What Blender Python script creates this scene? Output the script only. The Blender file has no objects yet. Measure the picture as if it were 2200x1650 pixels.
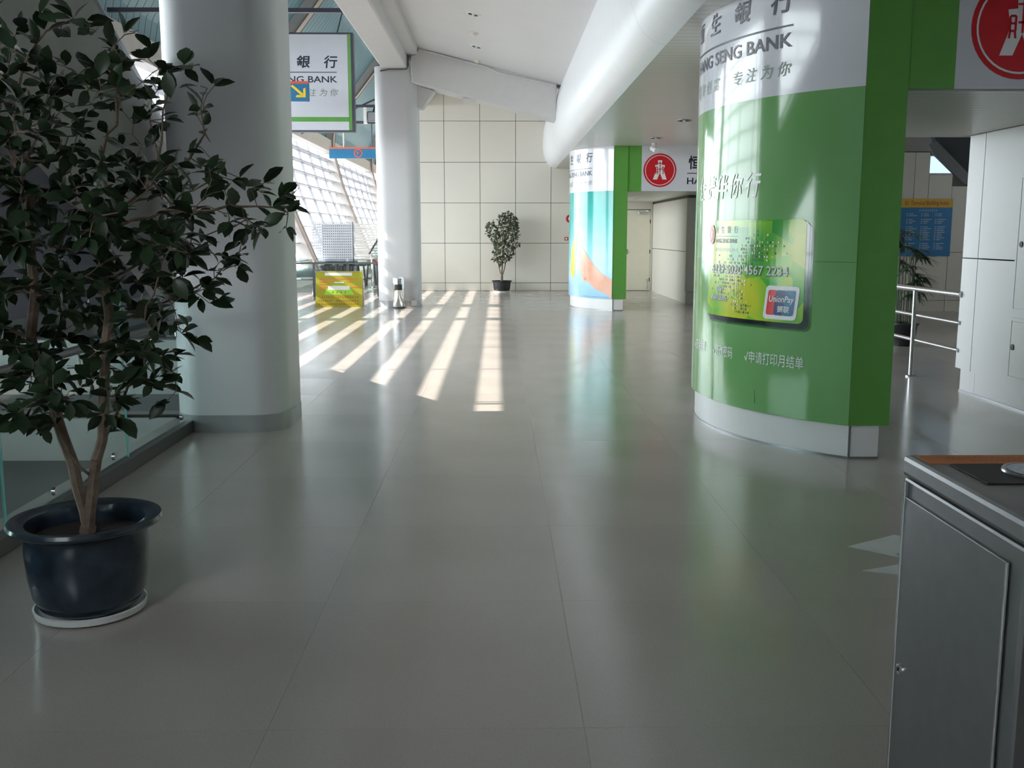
import bpy, math, random
from mathutils import Vector, Matrix, kdtree
PI = math.pi
scene = bpy.context.scene
col = scene.collection

# ------------------------------------------------------------------ camera
cam = bpy.data.cameras.new('camera'); cam.sensor_width = 36.0; cam.lens = 36.0 * 2139 / 2200
cam.clip_start = 0.05; cam.clip_end = 400
camo = bpy.data.objects.new('camera', cam); col.objects.link(camo)
camo.location = (0, 0, 1.55)
camo.rotation_euler = (math.radians(90 - 8.64), 0, math.radians(-0.80))
scene.camera = camo

# ------------------------------------------------------------------ sky, sun, exposure
SUN_R = 1.52                                   # metres the sun ray travels in +x for each metre it falls
world = bpy.data.worlds.new('sky'); scene.world = world; world.use_nodes = True
wn = world.node_tree.nodes; wn.clear()
wo = wn.new('ShaderNodeOutputWorld'); wb = wn.new('ShaderNodeBackground')
wb.inputs['Color'].default_value = (0.92, 0.96, 1.0, 1); wb.inputs['Strength'].default_value = 12.0
world.node_tree.links.new(wb.outputs[0], wo.inputs[0])
sun = bpy.data.lights.new('sun', 'SUN'); sun.energy = 17.0; sun.angle = math.radians(0.30); sun.color = (1.0, 0.87, 0.78)
suno = bpy.data.objects.new('sun', sun); col.objects.link(suno)
suno.rotation_euler = Vector((SUN_R, 0.02, -1)).to_track_quat('-Z', 'Y').to_euler()
suno.location = (-20, 20, 15)
# daylight portal over the long window, it only guides the sampling of the sky
pl = bpy.data.lights.new('window_daylight', 'AREA'); pl.shape = 'RECTANGLE'; pl.size = 92; pl.size_y = 5.6
pl.cycles.is_portal = True
plo = bpy.data.objects.new('window_daylight', pl); col.objects.link(plo)
plo.location = (-8.3, 28, 2.4)
plo.rotation_euler = (math.radians(90), 0, math.radians(-90))
vs = scene.view_settings
vs.view_transform = 'Standard'; vs.look = 'None'; vs.gamma = 1.0; vs.exposure = 0.10; vs.use_curve_mapping = False
scene.cycles.use_adaptive_sampling = True; scene.cycles.adaptive_threshold = 0.025
scene.cycles.max_bounces = 8; scene.cycles.diffuse_bounces = 5; scene.cycles.glossy_bounces = 4
scene.cycles.transparent_max_bounces = 16; scene.cycles.transmission_bounces = 4
scene.cycles.sample_clamp_indirect = 8.0; scene.cycles.caustics_reflective = False; scene.cycles.caustics_refractive = False

# ------------------------------------------------------------------ materials
M = {}
def srgb(r, g, b):
    f = lambda c: ((c / 255) / 12.92) if c / 255 <= 0.04045 else (((c / 255) + 0.055) / 1.055) ** 2.4
    return (f(r), f(g), f(b))
def mat(name, c, rough=0.5, metal=0.0, spec=0.5, var=0.06, scale=6.0, bump=0.0, bscale=None, coat=0.0, c2=None, sub=0):
    m = bpy.data.materials.new(name); m.use_nodes = True
    nt = m.node_tree; b = nt.nodes['Principled BSDF']
    tc = nt.nodes.new('ShaderNodeTexCoord'); nz = nt.nodes.new('ShaderNodeTexNoise')
    nz.inputs['Scale'].default_value = scale; nz.inputs['Detail'].default_value = 4
    nt.links.new(tc.outputs['Object'], nz.inputs['Vector'])
    rp = nt.nodes.new('ShaderNodeValToRGB')
    if c2 is None:
        lo = tuple(x * (1 - var) for x in c); hi = tuple(min(1, x * (1 + var)) for x in c)
    else:
        lo, hi = c, c2
    rp.color_ramp.elements[0].color = (*lo, 1); rp.color_ramp.elements[1].color = (*hi, 1)
    rp.color_ramp.elements[0].position = 0.3; rp.color_ramp.elements[1].position = 0.7
    nt.links.new(nz.outputs['Fac'], rp.inputs['Fac']); nt.links.new(rp.outputs[0], b.inputs['Base Color'])
    b.inputs['Roughness'].default_value = rough; b.inputs['Metallic'].default_value = metal
    b.inputs['Specular IOR Level'].default_value = spec
    if coat: b.inputs['Coat Weight'].default_value = coat; b.inputs['Coat Roughness'].default_value = 0.04
    if bump:
        n2 = nt.nodes.new('ShaderNodeTexNoise'); n2.inputs['Scale'].default_value = bscale or scale * 8
        nt.links.new(tc.outputs['Object'], n2.inputs['Vector'])
        bp = nt.nodes.new('ShaderNodeBump'); bp.inputs['Strength'].default_value = bump; bp.inputs['Distance'].default_value = 0.01
        nt.links.new(n2.outputs['Fac'], bp.inputs['Height']); nt.links.new(bp.outputs[0], b.inputs['Normal'])
    M[name] = m; return m
def glassmat(name, tint, refl=0.08, rough=0.0):
    m = bpy.data.materials.new(name); m.use_nodes = True; nt = m.node_tree; nt.nodes.clear()
    o = nt.nodes.new('ShaderNodeOutputMaterial'); t = nt.nodes.new('ShaderNodeBsdfTransparent'); g = nt.nodes.new('ShaderNodeBsdfGlossy')
    t.inputs[0].default_value = (*tint, 1); g.inputs['Roughness'].default_value = rough
    fr = nt.nodes.new('ShaderNodeFresnel'); fr.inputs['IOR'].default_value = 1.45
    mx = nt.nodes.new('ShaderNodeMixShader')
    geo = nt.nodes.new('ShaderNodeNewGeometry'); fm = nt.nodes.new('ShaderNodeMath'); fm.operation = 'MULTIPLY_ADD'; fm.inputs[1].default_value = -1.0; fm.inputs[2].default_value = 1.0
    nt.links.new(geo.outputs['Backfacing'], fm.inputs[0]); f2 = nt.nodes.new('ShaderNodeMath'); f2.operation = 'MULTIPLY'
    nt.links.new(fr.outputs[0], f2.inputs[0]); nt.links.new(fm.outputs[0], f2.inputs[1])
    nt.links.new(f2.outputs[0], mx.inputs[0]); nt.links.new(t.outputs[0], mx.inputs[1]); nt.links.new(g.outputs[0], mx.inputs[2])
    nt.links.new(mx.outputs[0], o.inputs[0]); M[name] = m; return m
def plankmat(name, c, spacing, axis, rough=0.4, depth=0.75):
    """flat colour with fine dark joints every SPACING metres along AXIS (0 x, 1 y): boards too narrow in the photo to pick apart"""
    m = mat(name, c, rough, var=0.025, scale=0.7); nt = m.node_tree; b = nt.nodes['Principled BSDF']
    tc = nt.nodes.new('ShaderNodeTexCoord'); sp = nt.nodes.new('ShaderNodeSeparateXYZ'); nt.links.new(tc.outputs['Object'], sp.inputs[0])
    mo = nt.nodes.new('ShaderNodeMath'); mo.operation = 'PINGPONG'; mo.inputs[1].default_value = spacing / 2
    nt.links.new(sp.outputs[axis], mo.inputs[0])
    lt = nt.nodes.new('ShaderNodeMath'); lt.operation = 'LESS_THAN'; lt.inputs[1].default_value = spacing * 0.045
    nt.links.new(mo.outputs[0], lt.inputs[0])
    mx = nt.nodes.new('ShaderNodeMix'); mx.data_type = 'RGBA'
    src = b.inputs['Base Color'].links[0].from_socket
    nt.links.new(lt.outputs[0], mx.inputs['Factor']); nt.links.new(src, mx.inputs['A'])
    mx.inputs['B'].default_value = (*[x * depth for x in c], 1)
    nt.links.new(mx.outputs['Result'], b.inputs['Base Color']); return m

def floormat():
    m = mat('floor_rubber', (0.445, 0.405, 0.375), 0.20, spec=0.55, var=0.05, scale=1.2)
    nt = m.node_tree; b = nt.nodes['Principled BSDF']
    tc = nt.nodes.new('ShaderNodeTexCoord'); nz = nt.nodes.new('ShaderNodeTexNoise'); nz.inputs['Scale'].default_value = 260; nz.inputs['Detail'].default_value = 2
    nt.links.new(tc.outputs['Object'], nz.inputs['Vector'])
    rp = nt.nodes.new('ShaderNodeValToRGB'); rp.color_ramp.elements[0].position = 0.32; rp.color_ramp.elements[1].position = 0.44
    rp.color_ramp.elements[0].color = (0.55, 0.55, 0.55, 1); rp.color_ramp.elements[1].color = (1, 1, 1, 1)
    nt.links.new(nz.outputs['Fac'], rp.inputs['Fac'])
    mx = nt.nodes.new('ShaderNodeMix'); mx.data_type = 'RGBA'; mx.blend_type = 'MULTIPLY'; mx.inputs['Factor'].default_value = 0.6
    src = b.inputs['Base Color'].links[0].from_socket
    nt.links.new(src, mx.inputs['A']); nt.links.new(rp.outputs[0], mx.inputs['B']); nt.links.new(mx.outputs['Result'], b.inputs['Base Color'])
    n2 = nt.nodes.new('ShaderNodeTexNoise'); n2.inputs['Scale'].default_value = 9; n2.inputs['Detail'].default_value = 3
    nt.links.new(tc.outputs['Object'], n2.inputs['Vector'])
    bp = nt.nodes.new('ShaderNodeBump'); bp.inputs['Strength'].default_value = 0.02; bp.inputs['Distance'].default_value = 0.01
    nt.links.new(n2.outputs['Fac'], bp.inputs['Height']); nt.links.new(bp.outputs[0], b.inputs['Normal'])
    r2 = nt.nodes.new('ShaderNodeMapRange'); r2.inputs['To Min'].default_value = 0.12; r2.inputs['To Max'].default_value = 0.24
    n3 = nt.nodes.new('ShaderNodeTexNoise'); n3.inputs['Scale'].default_value = 0.9; n3.inputs['Detail'].default_value = 5
    nt.links.new(tc.outputs['Object'], n3.inputs['Vector']); nt.links.new(n3.outputs['Fac'], r2.inputs['Value']); nt.links.new(r2.outputs[0], b.inputs['Roughness'])
    return m
floormat()
mat('floor_joint', (0.26, 0.25, 0.225), 0.5)
mat('wall_cream', (0.72, 0.675, 0.60), 0.42, var=0.02, scale=0.8)
mat('wall_joint', (0.10, 0.095, 0.08), 0.7)
mat('wall_white', (0.78, 0.78, 0.80), 0.38, var=0.02, scale=0.8)
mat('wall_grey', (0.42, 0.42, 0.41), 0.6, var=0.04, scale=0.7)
mat('wall_dark', (0.10, 0.105, 0.11), 0.6)
mat('column_paint', (0.62, 0.62, 0.63), 0.42, var=0.025, scale=1.5)
mat('beam_paint', (0.62, 0.61, 0.60), 0.5, var=0.02)
mat('bulkhead_paint', (0.78, 0.79, 0.81), 0.32, var=0.015)
plankmat('ceiling_white', (0.68, 0.68, 0.685), 0.12, 1, 0.5, 0.94)
plankmat('soffit_boards', (0.66, 0.655, 0.62), 0.15, 1, 0.34, 0.6)
mat('steel_skirting', (0.40, 0.41, 0.42), 0.25, metal=0.35)
mat('rail_dark', (0.11, 0.11, 0.115), 0.42, metal=0.4)
mat('steel', (0.62, 0.63, 0.65), 0.22, metal=1.0, var=0.03)
mat('steel_dark', (0.30, 0.31, 0.33), 0.34, metal=1.0, var=0.05, scale=30)
mat('steel_brushed', (0.36, 0.37, 0.38), 0.36, metal=1.0, var=0.04, scale=18)
mat('chrome', (0.85, 0.85, 0.86), 0.07, metal=1.0, var=0.01)
mat('black_metal', (0.02, 0.021, 0.025), 0.4)
mat('dark_frame', (0.06, 0.06, 0.09), 0.4)
mat('rib_paint', (0.46, 0.43, 0.42), 0.55)
mat('rib_edge', (0.26, 0.19, 0.15), 0.5)
mat('louvre_paint', (0.34, 0.34, 0.38), 0.6)
mat('asphalt', (0.10, 0.10, 0.10), 0.9)
mat('roof_teal', srgb(112, 150, 162), 0.45, var=0.06, scale=1.0)
mat('roof_joint', (0.05, 0.09, 0.11), 0.7)
mat('fascia_paint', (0.56, 0.53, 0.51), 0.5)
mat('green_print', srgb(98, 162, 74), 0.22, var=0.03)
mat('green_print_light', srgb(112, 168, 100), 0.10, var=0.05, scale=1.2, coat=0.15, spec=0.42, c2=srgb(128, 180, 120))
mat('white_print', (0.74, 0.75, 0.80), 0.10, var=0.015, coat=0.2)
mat('white_panel', (0.66, 0.67, 0.73), 0.25, var=0.015)
mat('ink_navy', (0.012, 0.012, 0.035), 0.3)
mat('ink_white', (0.85, 0.86, 0.88), 0.25)
mat('logo_red', srgb(205, 28, 42), 0.3)
mat('logo_white', (0.80, 0.80, 0.82), 0.3)
mat('plinth_white', (0.80, 0.80, 0.80), 0.3, var=0.02)
mat('plinth_joint', (0.18, 0.18, 0.2), 0.5)
mat('sign_yellow', srgb(156, 152, 22), 0.45, var=0.03)
mat('sign_green', srgb(150, 200, 60), 0.45)
mat('sign_sticker', (0.72, 0.68, 0.70), 0.45)
mat('sign_red', srgb(172, 66, 24), 0.45)
mat('sign_blue', srgb(22, 112, 158), 0.4)
mat('sign_orange', srgb(222, 92, 62), 0.4)
mat('arrow_yellow', srgb(240, 205, 40), 0.4)
mat('index_yellow', srgb(226, 180, 40), 0.4)
mat('index_blue', srgb(20, 118, 178), 0.4)
mat('index_text', (0.45, 0.62, 0.72), 0.4)
mat('stair_grey', (0.24, 0.235, 0.225), 0.55, var=0.05)
mat('stair_navy', (0.055, 0.06, 0.075), 0.45)
mat('bark', (0.20, 0.145, 0.105), 0.75, var=0.3, scale=25, bump=0.4)
mat('soil', (0.022, 0.017, 0.013), 0.95, var=0.5, scale=60, bump=0.8, bscale=90)
mat('pot_glaze', (0.012, 0.019, 0.030), 0.16, c2=(0.03, 0.05, 0.075), scale=9, spec=0.6)
mat('pot_black', (0.018, 0.018, 0.021), 0.4)
mat('saucer_white', (0.80, 0.81, 0.80), 0.4)
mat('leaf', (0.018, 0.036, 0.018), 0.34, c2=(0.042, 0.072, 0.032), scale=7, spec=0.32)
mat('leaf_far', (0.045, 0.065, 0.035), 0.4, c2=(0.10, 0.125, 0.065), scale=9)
mat('leaf_bud', (0.16, 0.20, 0.05), 0.45)
mat('palm_leaf', (0.018, 0.04, 0.02), 0.4, c2=(0.05, 0.09, 0.04), scale=5)
mat('red_paint', srgb(170, 22, 26), 0.35)
mat('red_rope', srgb(165, 12, 28), 0.7)
mat('dark_plastic', (0.02, 0.02, 0.022), 0.5)
mat('label_orange', srgb(208, 128, 70), 0.5)
mat('ash_white', (0.62, 0.68, 0.76), 0.9, var=0.2, scale=60)
mat('sticker_white', (0.62, 0.63, 0.63), 0.4)
mat('sticker_blue', srgb(40, 110, 150), 0.4)
mat('door_paint', (0.72, 0.68, 0.55), 0.4, var=0.02)
mat('perf_white', (0.52, 0.54, 0.60), 0.4)
mat('skin', srgb(222, 160, 132), 0.25, c2=srgb(238, 188, 165), scale=3)
mat('poster_yellow', srgb(246, 205, 60), 0.2)
mat('card_red', srgb(222, 42, 52), 0.2); mat('card_navy', srgb(28, 42, 110), 0.2); mat('card_teal', srgb(20, 108, 160), 0.2)
mat('card_silver', (0.62, 0.64, 0.62), 0.25); mat('card_dark', srgb(34, 84, 40), 0.25); mat('card_lime', srgb(226, 232, 120), 0.25)
mat('card_grey', (0.16, 0.22, 0.16), 0.3)
mat('print_shade_a', srgb(66, 118, 62), 0.14, coat=0.6); mat('print_shade_b', srgb(40, 70, 52), 0.14, coat=0.6); mat('print_shade_c', srgb(18, 30, 36), 0.14, coat=0.6)
mat('finger_nail', srgb(225, 140, 120), 0.2)
mat('cable_white', (0.62, 0.62, 0.62), 0.4); mat('cable_dark', (0.10, 0.10, 0.11), 0.5)
mat('lamp_glass', (0.75, 0.75, 0.72), 0.2)
mat('concrete', (0.30, 0.29, 0.28), 0.8, bump=0.2)
glassmat('glass_clear', (0.93, 0.96, 0.96)); glassmat('glass_green', (0.80, 0.90, 0.88)); glassmat('glass_teal', (0.74, 0.81, 0.80)); glassmat('glass_tinted', (0.26, 0.30, 0.35))
mat('glass_edge', srgb(120, 190, 180), 0.15, spec=0.6)

def rampmat(name, stops, axis=2, rough=0.12, z0=0.0, z1=1.0, coat=0.8, noise=0.0):
    m = bpy.data.materials.new(name); m.use_nodes = True; nt = m.node_tree; b = nt.nodes['Principled BSDF']
    tc = nt.nodes.new('ShaderNodeTexCoord'); sp = nt.nodes.new('ShaderNodeSeparateXYZ'); nt.links.new(tc.outputs['Object'], sp.inputs[0])
    mr = nt.nodes.new('ShaderNodeMapRange'); mr.inputs['From Min'].default_value = z0; mr.inputs['From Max'].default_value = z1
    nt.links.new(sp.outputs[axis], mr.inputs['Value']); fac = mr.outputs[0]
    if noise:
        nz = nt.nodes.new('ShaderNodeTexNoise'); nz.inputs['Scale'].default_value = 2.2; nt.links.new(tc.outputs['Object'], nz.inputs['Vector'])
        ma = nt.nodes.new('ShaderNodeMath'); ma.operation = 'MULTIPLY_ADD'; ma.inputs[1].default_value = noise
        nt.links.new(nz.outputs['Fac'], ma.inputs[0]); nt.links.new(fac, ma.inputs[2]); fac = ma.outputs[0]
    rp = nt.nodes.new('ShaderNodeValToRGB'); e = rp.color_ramp.elements
    while len(e) < len(stops): e.new(0.5)
    for q, (p, c) in zip(e, stops): q.position = p; q.color = (*c, 1)
    nt.links.new(fac, rp.inputs['Fac']); nt.links.new(rp.outputs[0], b.inputs['Base Color'])
    b.inputs['Roughness'].default_value = rough; b.inputs['Coat Weight'].default_value = coat; b.inputs['Coat Roughness'].default_value = 0.04
    M[name] = m; return m
rampmat('poster_sea', [(0.0, srgb(150, 200, 245)), (0.25, srgb(190, 228, 245)), (0.5, srgb(150, 218, 222)), (0.8, srgb(70, 186, 180)), (1.0, srgb(60, 172, 165))], z0=0.24, z1=2.5, noise=0.12, coat=0.0)
def cardmat():
    m = bpy.data.materials.new('card_green'); m.use_nodes = True; nt = m.node_tree; b = nt.nodes['Principled BSDF']
    tc = nt.nodes.new('ShaderNodeTexCoord'); vo = nt.nodes.new('ShaderNodeTexVoronoi'); vo.inputs['Scale'].default_value = 5.0
    nz = nt.nodes.new('ShaderNodeTexNoise'); nz.inputs['Scale'].default_value = 2.6; nz.inputs['Detail'].default_value = 1
    nt.links.new(tc.outputs['Object'], vo.inputs['Vector']); nt.links.new(tc.outputs['Object'], nz.inputs['Vector'])
    sp = nt.nodes.new('ShaderNodeSeparateColor'); nt.links.new(vo.outputs['Color'], sp.inputs[0])
    mx = nt.nodes.new('ShaderNodeMath'); mx.operation = 'MULTIPLY_ADD'; mx.inputs[1].default_value = 0.35
    nt.links.new(sp.outputs[0], mx.inputs[0]); nt.links.new(nz.outputs['Fac'], mx.inputs[2])
    rp = nt.nodes.new('ShaderNodeValToRGB'); e = rp.color_ramp.elements; e.new(0.5); e.new(0.7)
    for q, (p, c) in zip(e, [(0.38, srgb(52, 150, 70)), (0.56, srgb(84, 178, 70)), (0.74, srgb(150, 205, 60)), (0.92, srgb(205, 214, 60))]): q.position = p; q.color = (*c, 1)
    nt.links.new(mx.outputs[0], rp.inputs['Fac']); nt.links.new(rp.outputs[0], b.inputs['Base Color'])
    b.inputs['Roughness'].default_value = 0.14; M['card_green'] = m
cardmat()

# ------------------------------------------------------------------ mesh helpers
class MB:
    def __init__(s): s.v = []; s.f = []
    def add(s, vs, fs):
        n = len(s.v); s.v += [tuple(v) for v in vs]; s.f += [tuple(i + n for i in f) for f in fs]; return s
    def box(s, x0, x1, y0, y1, z0, z1):
        v = [(x0, y0, z0), (x1, y0, z0), (x1, y1, z0), (x0, y1, z0), (x0, y0, z1), (x1, y0, z1), (x1, y1, z1), (x0, y1, z1)]
        return s.add(v, [(0, 3, 2, 1), (4, 5, 6, 7), (0, 1, 5, 4), (1, 2, 6, 5), (2, 3, 7, 6), (3, 0, 4, 7)])
    def prism(s, poly, a, b, axis):
        """polygon (u,w) extruded from A to B along AXIS: 'x' (u=y,w=z), 'y' (u=x,w=z), 'z' (u=x,w=y)"""
        n = len(poly)
        mk = {'x': lambda u, w, t: (t, u, w), 'y': lambda u, w, t: (u, t, w), 'z': lambda u, w, t: (u, w, t)}[axis]
        v = [mk(u, w, a) for u, w in poly] + [mk(u, w, b) for u, w in poly]
        f = [tuple(range(n)), tuple(range(2 * n - 1, n - 1, -1))] + [(i, i + n, (i + 1) % n + n, (i + 1) % n) for i in range(n)]
        return s.add(v, f)
    def lathe(s, prof, n=32, c=(0, 0, 0), cap=True):
        m = len(prof); v = []
        for i in range(n):
            a = 2 * PI * i / n
            for r, z in prof: v.append((c[0] + r * math.cos(a), c[1] + r * math.sin(a), c[2] + z))
        f = []
        for i in range(n):
            j = (i + 1) % n
            for k in range(m - 1): f.append((i * m + k, j * m + k, j * m + k + 1, i * m + k + 1))
        if cap:
            if prof[0][0] > 1e-6: f.append(tuple(i * m for i in reversed(range(n))))
            if prof[-1][0] > 1e-6: f.append(tuple(i * m + m - 1 for i in range(n)))
        return s.add(v, f)
    def tube(s, pts, rad, n=10, cap=True):
        pts = [Vector(p) for p in pts]; rs = rad if isinstance(rad, (list, tuple)) else [rad] * len(pts)
        rings = []; ref = None
        for i, p in enumerate(pts):
            d = (pts[min(i + 1, len(pts) - 1)] - pts[max(i - 1, 0)])
            d = d.normalized() if d.length > 1e-9 else Vector((0, 0, 1))
            if ref is None: ref = Vector((0, 0, 1)) if abs(d.z) < 0.9 else Vector((1, 0, 0))
            a = d.cross(ref)
            if a.length < 1e-4: a = d.cross(Vector((0, 1, 0.01)))
            a.normalize(); b = a.cross(d); ref = -d.cross(a) if False else b.cross(Vector((0, 0, 0))) if False else ref
            rings.append([p + rs[i] * (math.cos(2 * PI * k / n) * a + math.sin(2 * PI * k / n) * b) for k in range(n)])
        v = [q for r in rings for q in r]; f = []
        for i in range(len(pts) - 1):
            for k in range(n):
                k2 = (k + 1) % n; f.append((i * n + k, i * n + k2, (i + 1) * n + k2, (i + 1) * n + k))
        if cap: f.append(tuple(reversed(range(n)))); f.append(tuple((len(pts) - 1) * n + k for k in range(n)))
        return s.add(v, f)
    def mesh(s, name, smooth=False):
        me = bpy.data.meshes.new(name); me.from_pydata(s.v, [], s.f); me.update()
        if smooth:
            me.polygons.foreach_set('use_smooth', [True] * len(me.polygons))
        return me
    def build(s, name, m, parent=None, smooth=False, loc=None, bevel=0.0, recalc=True):
        me = s.mesh(name, smooth)
        if recalc:
            import bmesh
            b = bmesh.new(); b.from_mesh(me); bmesh.ops.recalc_face_normals(b, faces=b.faces); b.to_mesh(me); b.free()
        me.materials.append(M[m]); o = bpy.data.objects.new(name, me); col.objects.link(o)
        if parent is not None: o.parent = parent
        if loc is not None: o.location = loc
        if bevel:
            bv = o.modifiers.new('bevel', 'BEVEL'); bv.width = bevel; bv.segments = 2; bv.limit_method = 'ANGLE'
        if smooth == 'auto' or smooth:
            me.set_sharp_from_angle(angle=math.radians(38))
        return o
def root(name, label, cat, loc=(0, 0, 0), rz=0.0, group=None):
    o = bpy.data.objects.new(name, None); o.empty_display_size = 0.1; col.objects.link(o)
    o.location = loc; o.rotation_euler = (0, 0, rz); o['label'] = label; o['category'] = cat
    if group: o['group'] = group
    return o
def tag(o, label, cat, group=None):
    o['label'] = label; o['category'] = cat
    if group: o['group'] = group
    return o
def struct(o, label=None):
    o['kind'] = 'structure'
    if label: o['label'] = label
    return o
def sroot(name):
    o = bpy.data.objects.new(name, None); col.objects.link(o); o['kind'] = 'structure'; return o
def share(name, me, parent, loc=(0, 0, 0), rot=None, sc=None):
    o = bpy.data.objects.new(name, me); col.objects.link(o); o.parent = parent; o.location = loc
    if rot: o.rotation_euler = rot
    if sc: o.scale = sc
    return o
def quickmesh(mb, name, m, smooth=False):
    me = mb.mesh(name, smooth); me.materials.append(M[m]); return me

def text_shape(body, bold=0.0):
    """glyph outlines of a line of text as (verts2d, faces), normalised to unit em, from Blender's own font"""
    cu = bpy.data.curves.new('tmp', 'FONT'); cu.body = body; cu.offset = bold; cu.resolution_u = 3
    o = bpy.data.objects.new('tmp', cu); col.objects.link(o)
    dg = bpy.context.evaluated_depsgraph_get(); me = bpy.data.meshes.new_from_object(o.evaluated_get(dg))
    v = [(p.co.x, p.co.y) for p in me.vertices]; f = [tuple(p.vertices) for p in me.polygons]
    bpy.data.objects.remove(o); bpy.data.curves.remove(cu); bpy.data.meshes.remove(me)
    return v, f
def text_to(mb, body, box, mapper, bold=0.0, shear=0.0):
    """lay the text into BOX (u0,u1,w0,w1) and map each vertex with MAPPER(u,w)"""
    v, f = text_shape(body, bold)
    if not v: return
    v = [(x + shear * y, y) for x, y in v]
    xs = [p[0] for p in v]; ys = [p[1] for p in v]
    sx = (box[1] - box[0]) / (max(xs) - min(xs)); sy = (box[3] - box[2]) / (max(ys) - min(ys))
    mb.add([mapper(box[0] + (x - min(xs)) * sx, box[2] + (y - min(ys)) * sy) for x, y in v], f)
def letters(name, parent, body, box, mapper, m, bold=0.0, shear=0.0):
    mb = MB(); text_to(mb, body, box, mapper, bold, shear)
    if not name.startswith('big'):
        o = mb.build(name, m, parent, recalc=False)
        if len(body) > 3: o['kind'] = 'stuff'
        return o
    # large Latin letters: one object for each letter
    lead = list(range(len(mb.v)))
    def find(i):
        while lead[i] != i: lead[i] = lead[lead[i]]; i = lead[i]
        return i
    for f in mb.f:
        for i in f[1:]: lead[find(i)] = find(f[0])
    groups = {}
    for f in mb.f: groups.setdefault(find(f[0]), []).append(f)
    for fs_ in groups.values():
        ids = sorted({i for f in fs_ for i in f}); mp_ = {i: k for k, i in enumerate(ids)}
        MB().add([mb.v[i] for i in ids], [tuple(mp_[i] for i in f) for f in fs_]).build('character', m, parent, recalc=False)
def spaced(name, parent, chars, u0, u1, w0, w1, mapper, m, bold=0.0, shear=0.0, fill=0.55):
    """one character after another spread from U0 to U1"""
    n = len(chars); cw = (u1 - u0) / (n - 1 + fill) if n > 1 else (u1 - u0) / fill
    for i, c in enumerate(chars):
        if c == ' ': continue
        mb = MB(); a = u0 + i * cw; text_to(mb, c, (a, a + cw * fill, w0, w1), mapper, bold, shear)
        mb.build('character', m, parent, recalc=False)
def patch(mb, poly, mapper):
    mb.add([mapper(u, w) for u, w in poly], [tuple(range(len(poly)))])
def rect(mb, u0, u1, w0, w1, mapper, n=1):
    v = []; f = []
    for i in range(n + 1):
        u = u0 + (u1 - u0) * i / n; v += [mapper(u, w0), mapper(u, w1)]
        if i: f.append((2 * i - 2, 2 * i, 2 * i + 1, 2 * i - 1))
    mb.add(v, f)

def marks(mb, u0, u1, w0, w1, n, mapper, seed=1, fill=0.72):
    """a row of unreadable small print: a few short bars for each character"""
    r_ = random.Random(seed); cw = (u1 - u0) / n; h = w1 - w0
    for i in range(n):
        a = u0 + i * cw; b = a + cw * fill
        for k in range(3):
            w = w0 + h * (0.08 + 0.32 * k); d = cw * fill * r_.uniform(0.0, 0.3); rect(mb, a + d, b - cw * fill * r_.uniform(0.0, 0.3), w, w + h * 0.15, mapper)
        m_ = a + cw * fill * r_.uniform(0.3, 0.6); rect(mb, m_, m_ + cw * 0.12, w0, w1, mapper)

# ================================================================== THE SETTING
Y0, YF, YE = -8.0, 26.95, 74.0
def ceil_z(x): return 4.85 - 0.25 * x

# ---- floor of rubber tiles
floor = MB().box(-8.2, 5.5, 8.35, YE, -0.35, -0.0012).box(-2.46, 5.5, Y0, 8.35, -0.35, -0.0012).box(5.5, 14.2, 6.6, 20.2, -0.35, -0.0012).build('floor', 'floor_joint')
struct(floor)
tw, tl, gap = 1.0, 1.10, 0.0012
tile_me = quickmesh(MB().box(-tw / 2 + gap / 2, tw / 2 - gap / 2, -tl / 2 + gap / 2, tl / 2 - gap / 2, -0.006, 0.0), 'floor_tile', 'floor_rubber')
def tile_row(x, y): share('floor_tile', tile_me, floor, (x, y, 0))
for j in range(0, 23):
    y = 1.85 + tl / 2 + tl * j
    if y + tl / 2 > YF + 0.2: break
    for i in range(-2, 4): tile_row(0.27 - tw / 2 + tw * i, y)
y_end = y - tl / 2
bulk = MB()
def bslab(x0, x1, y0, y1): bulk.box(x0, x1, y0, y1, -0.006, 0.0)
xl = 0.27 - tw * 3 + gap; xr = 0.27 + tw * 3 + gap                # -2.73 .. 3.27
bslab(xl + 0.27, xr, Y0, 1.85 - gap)
bslab(xr, 5.5, Y0, 27.2); bslab(5.5 + gap, 14.2, 6.6, 20.2)
bslab(-8.2, xl - gap, 8.35, YE); bslab(xl, xr, y_end + gap, 27.2)
bo = bulk.build('floor_sheet', 'floor_rubber', floor)

# ---- far wall of cream panels
wall_far = struct(MB().box(-2.5, 5.6, YF + 0.03, YF + 0.3, -0.3, 6.2).build('wall_far', 'wall_joint'))
xs = [-2.5, -2.365, -1.42, -0.475, 0.47, 1.415, 2.36, 3.36]; zs = [0.0, 0.215, 1.275, 2.335, 3.395, 4.455, 5.6]
for i in range(len(xs) - 1):
    for k in range(len(zs) - 1):
        x0, x1, z0, z1 = xs[i] + 0.006, xs[i + 1] - 0.006, zs[k] + 0.006, zs[k + 1] - 0.006
        za, zb = min(z1, ceil_z(x0) - 0.02), min(z1, ceil_z(x1) - 0.02)
        if za <= z0 + 0.02: continue
        zb = max(zb, z0 + 0.01)
        MB().prism([(x0, z0), (x1, z0), (x1, zb), (x0, za)], YF + (0.012 if k == 0 else 0.0), YF + 0.05, 'y').build('wall_panel', 'wall_cream', wall_far)
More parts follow.
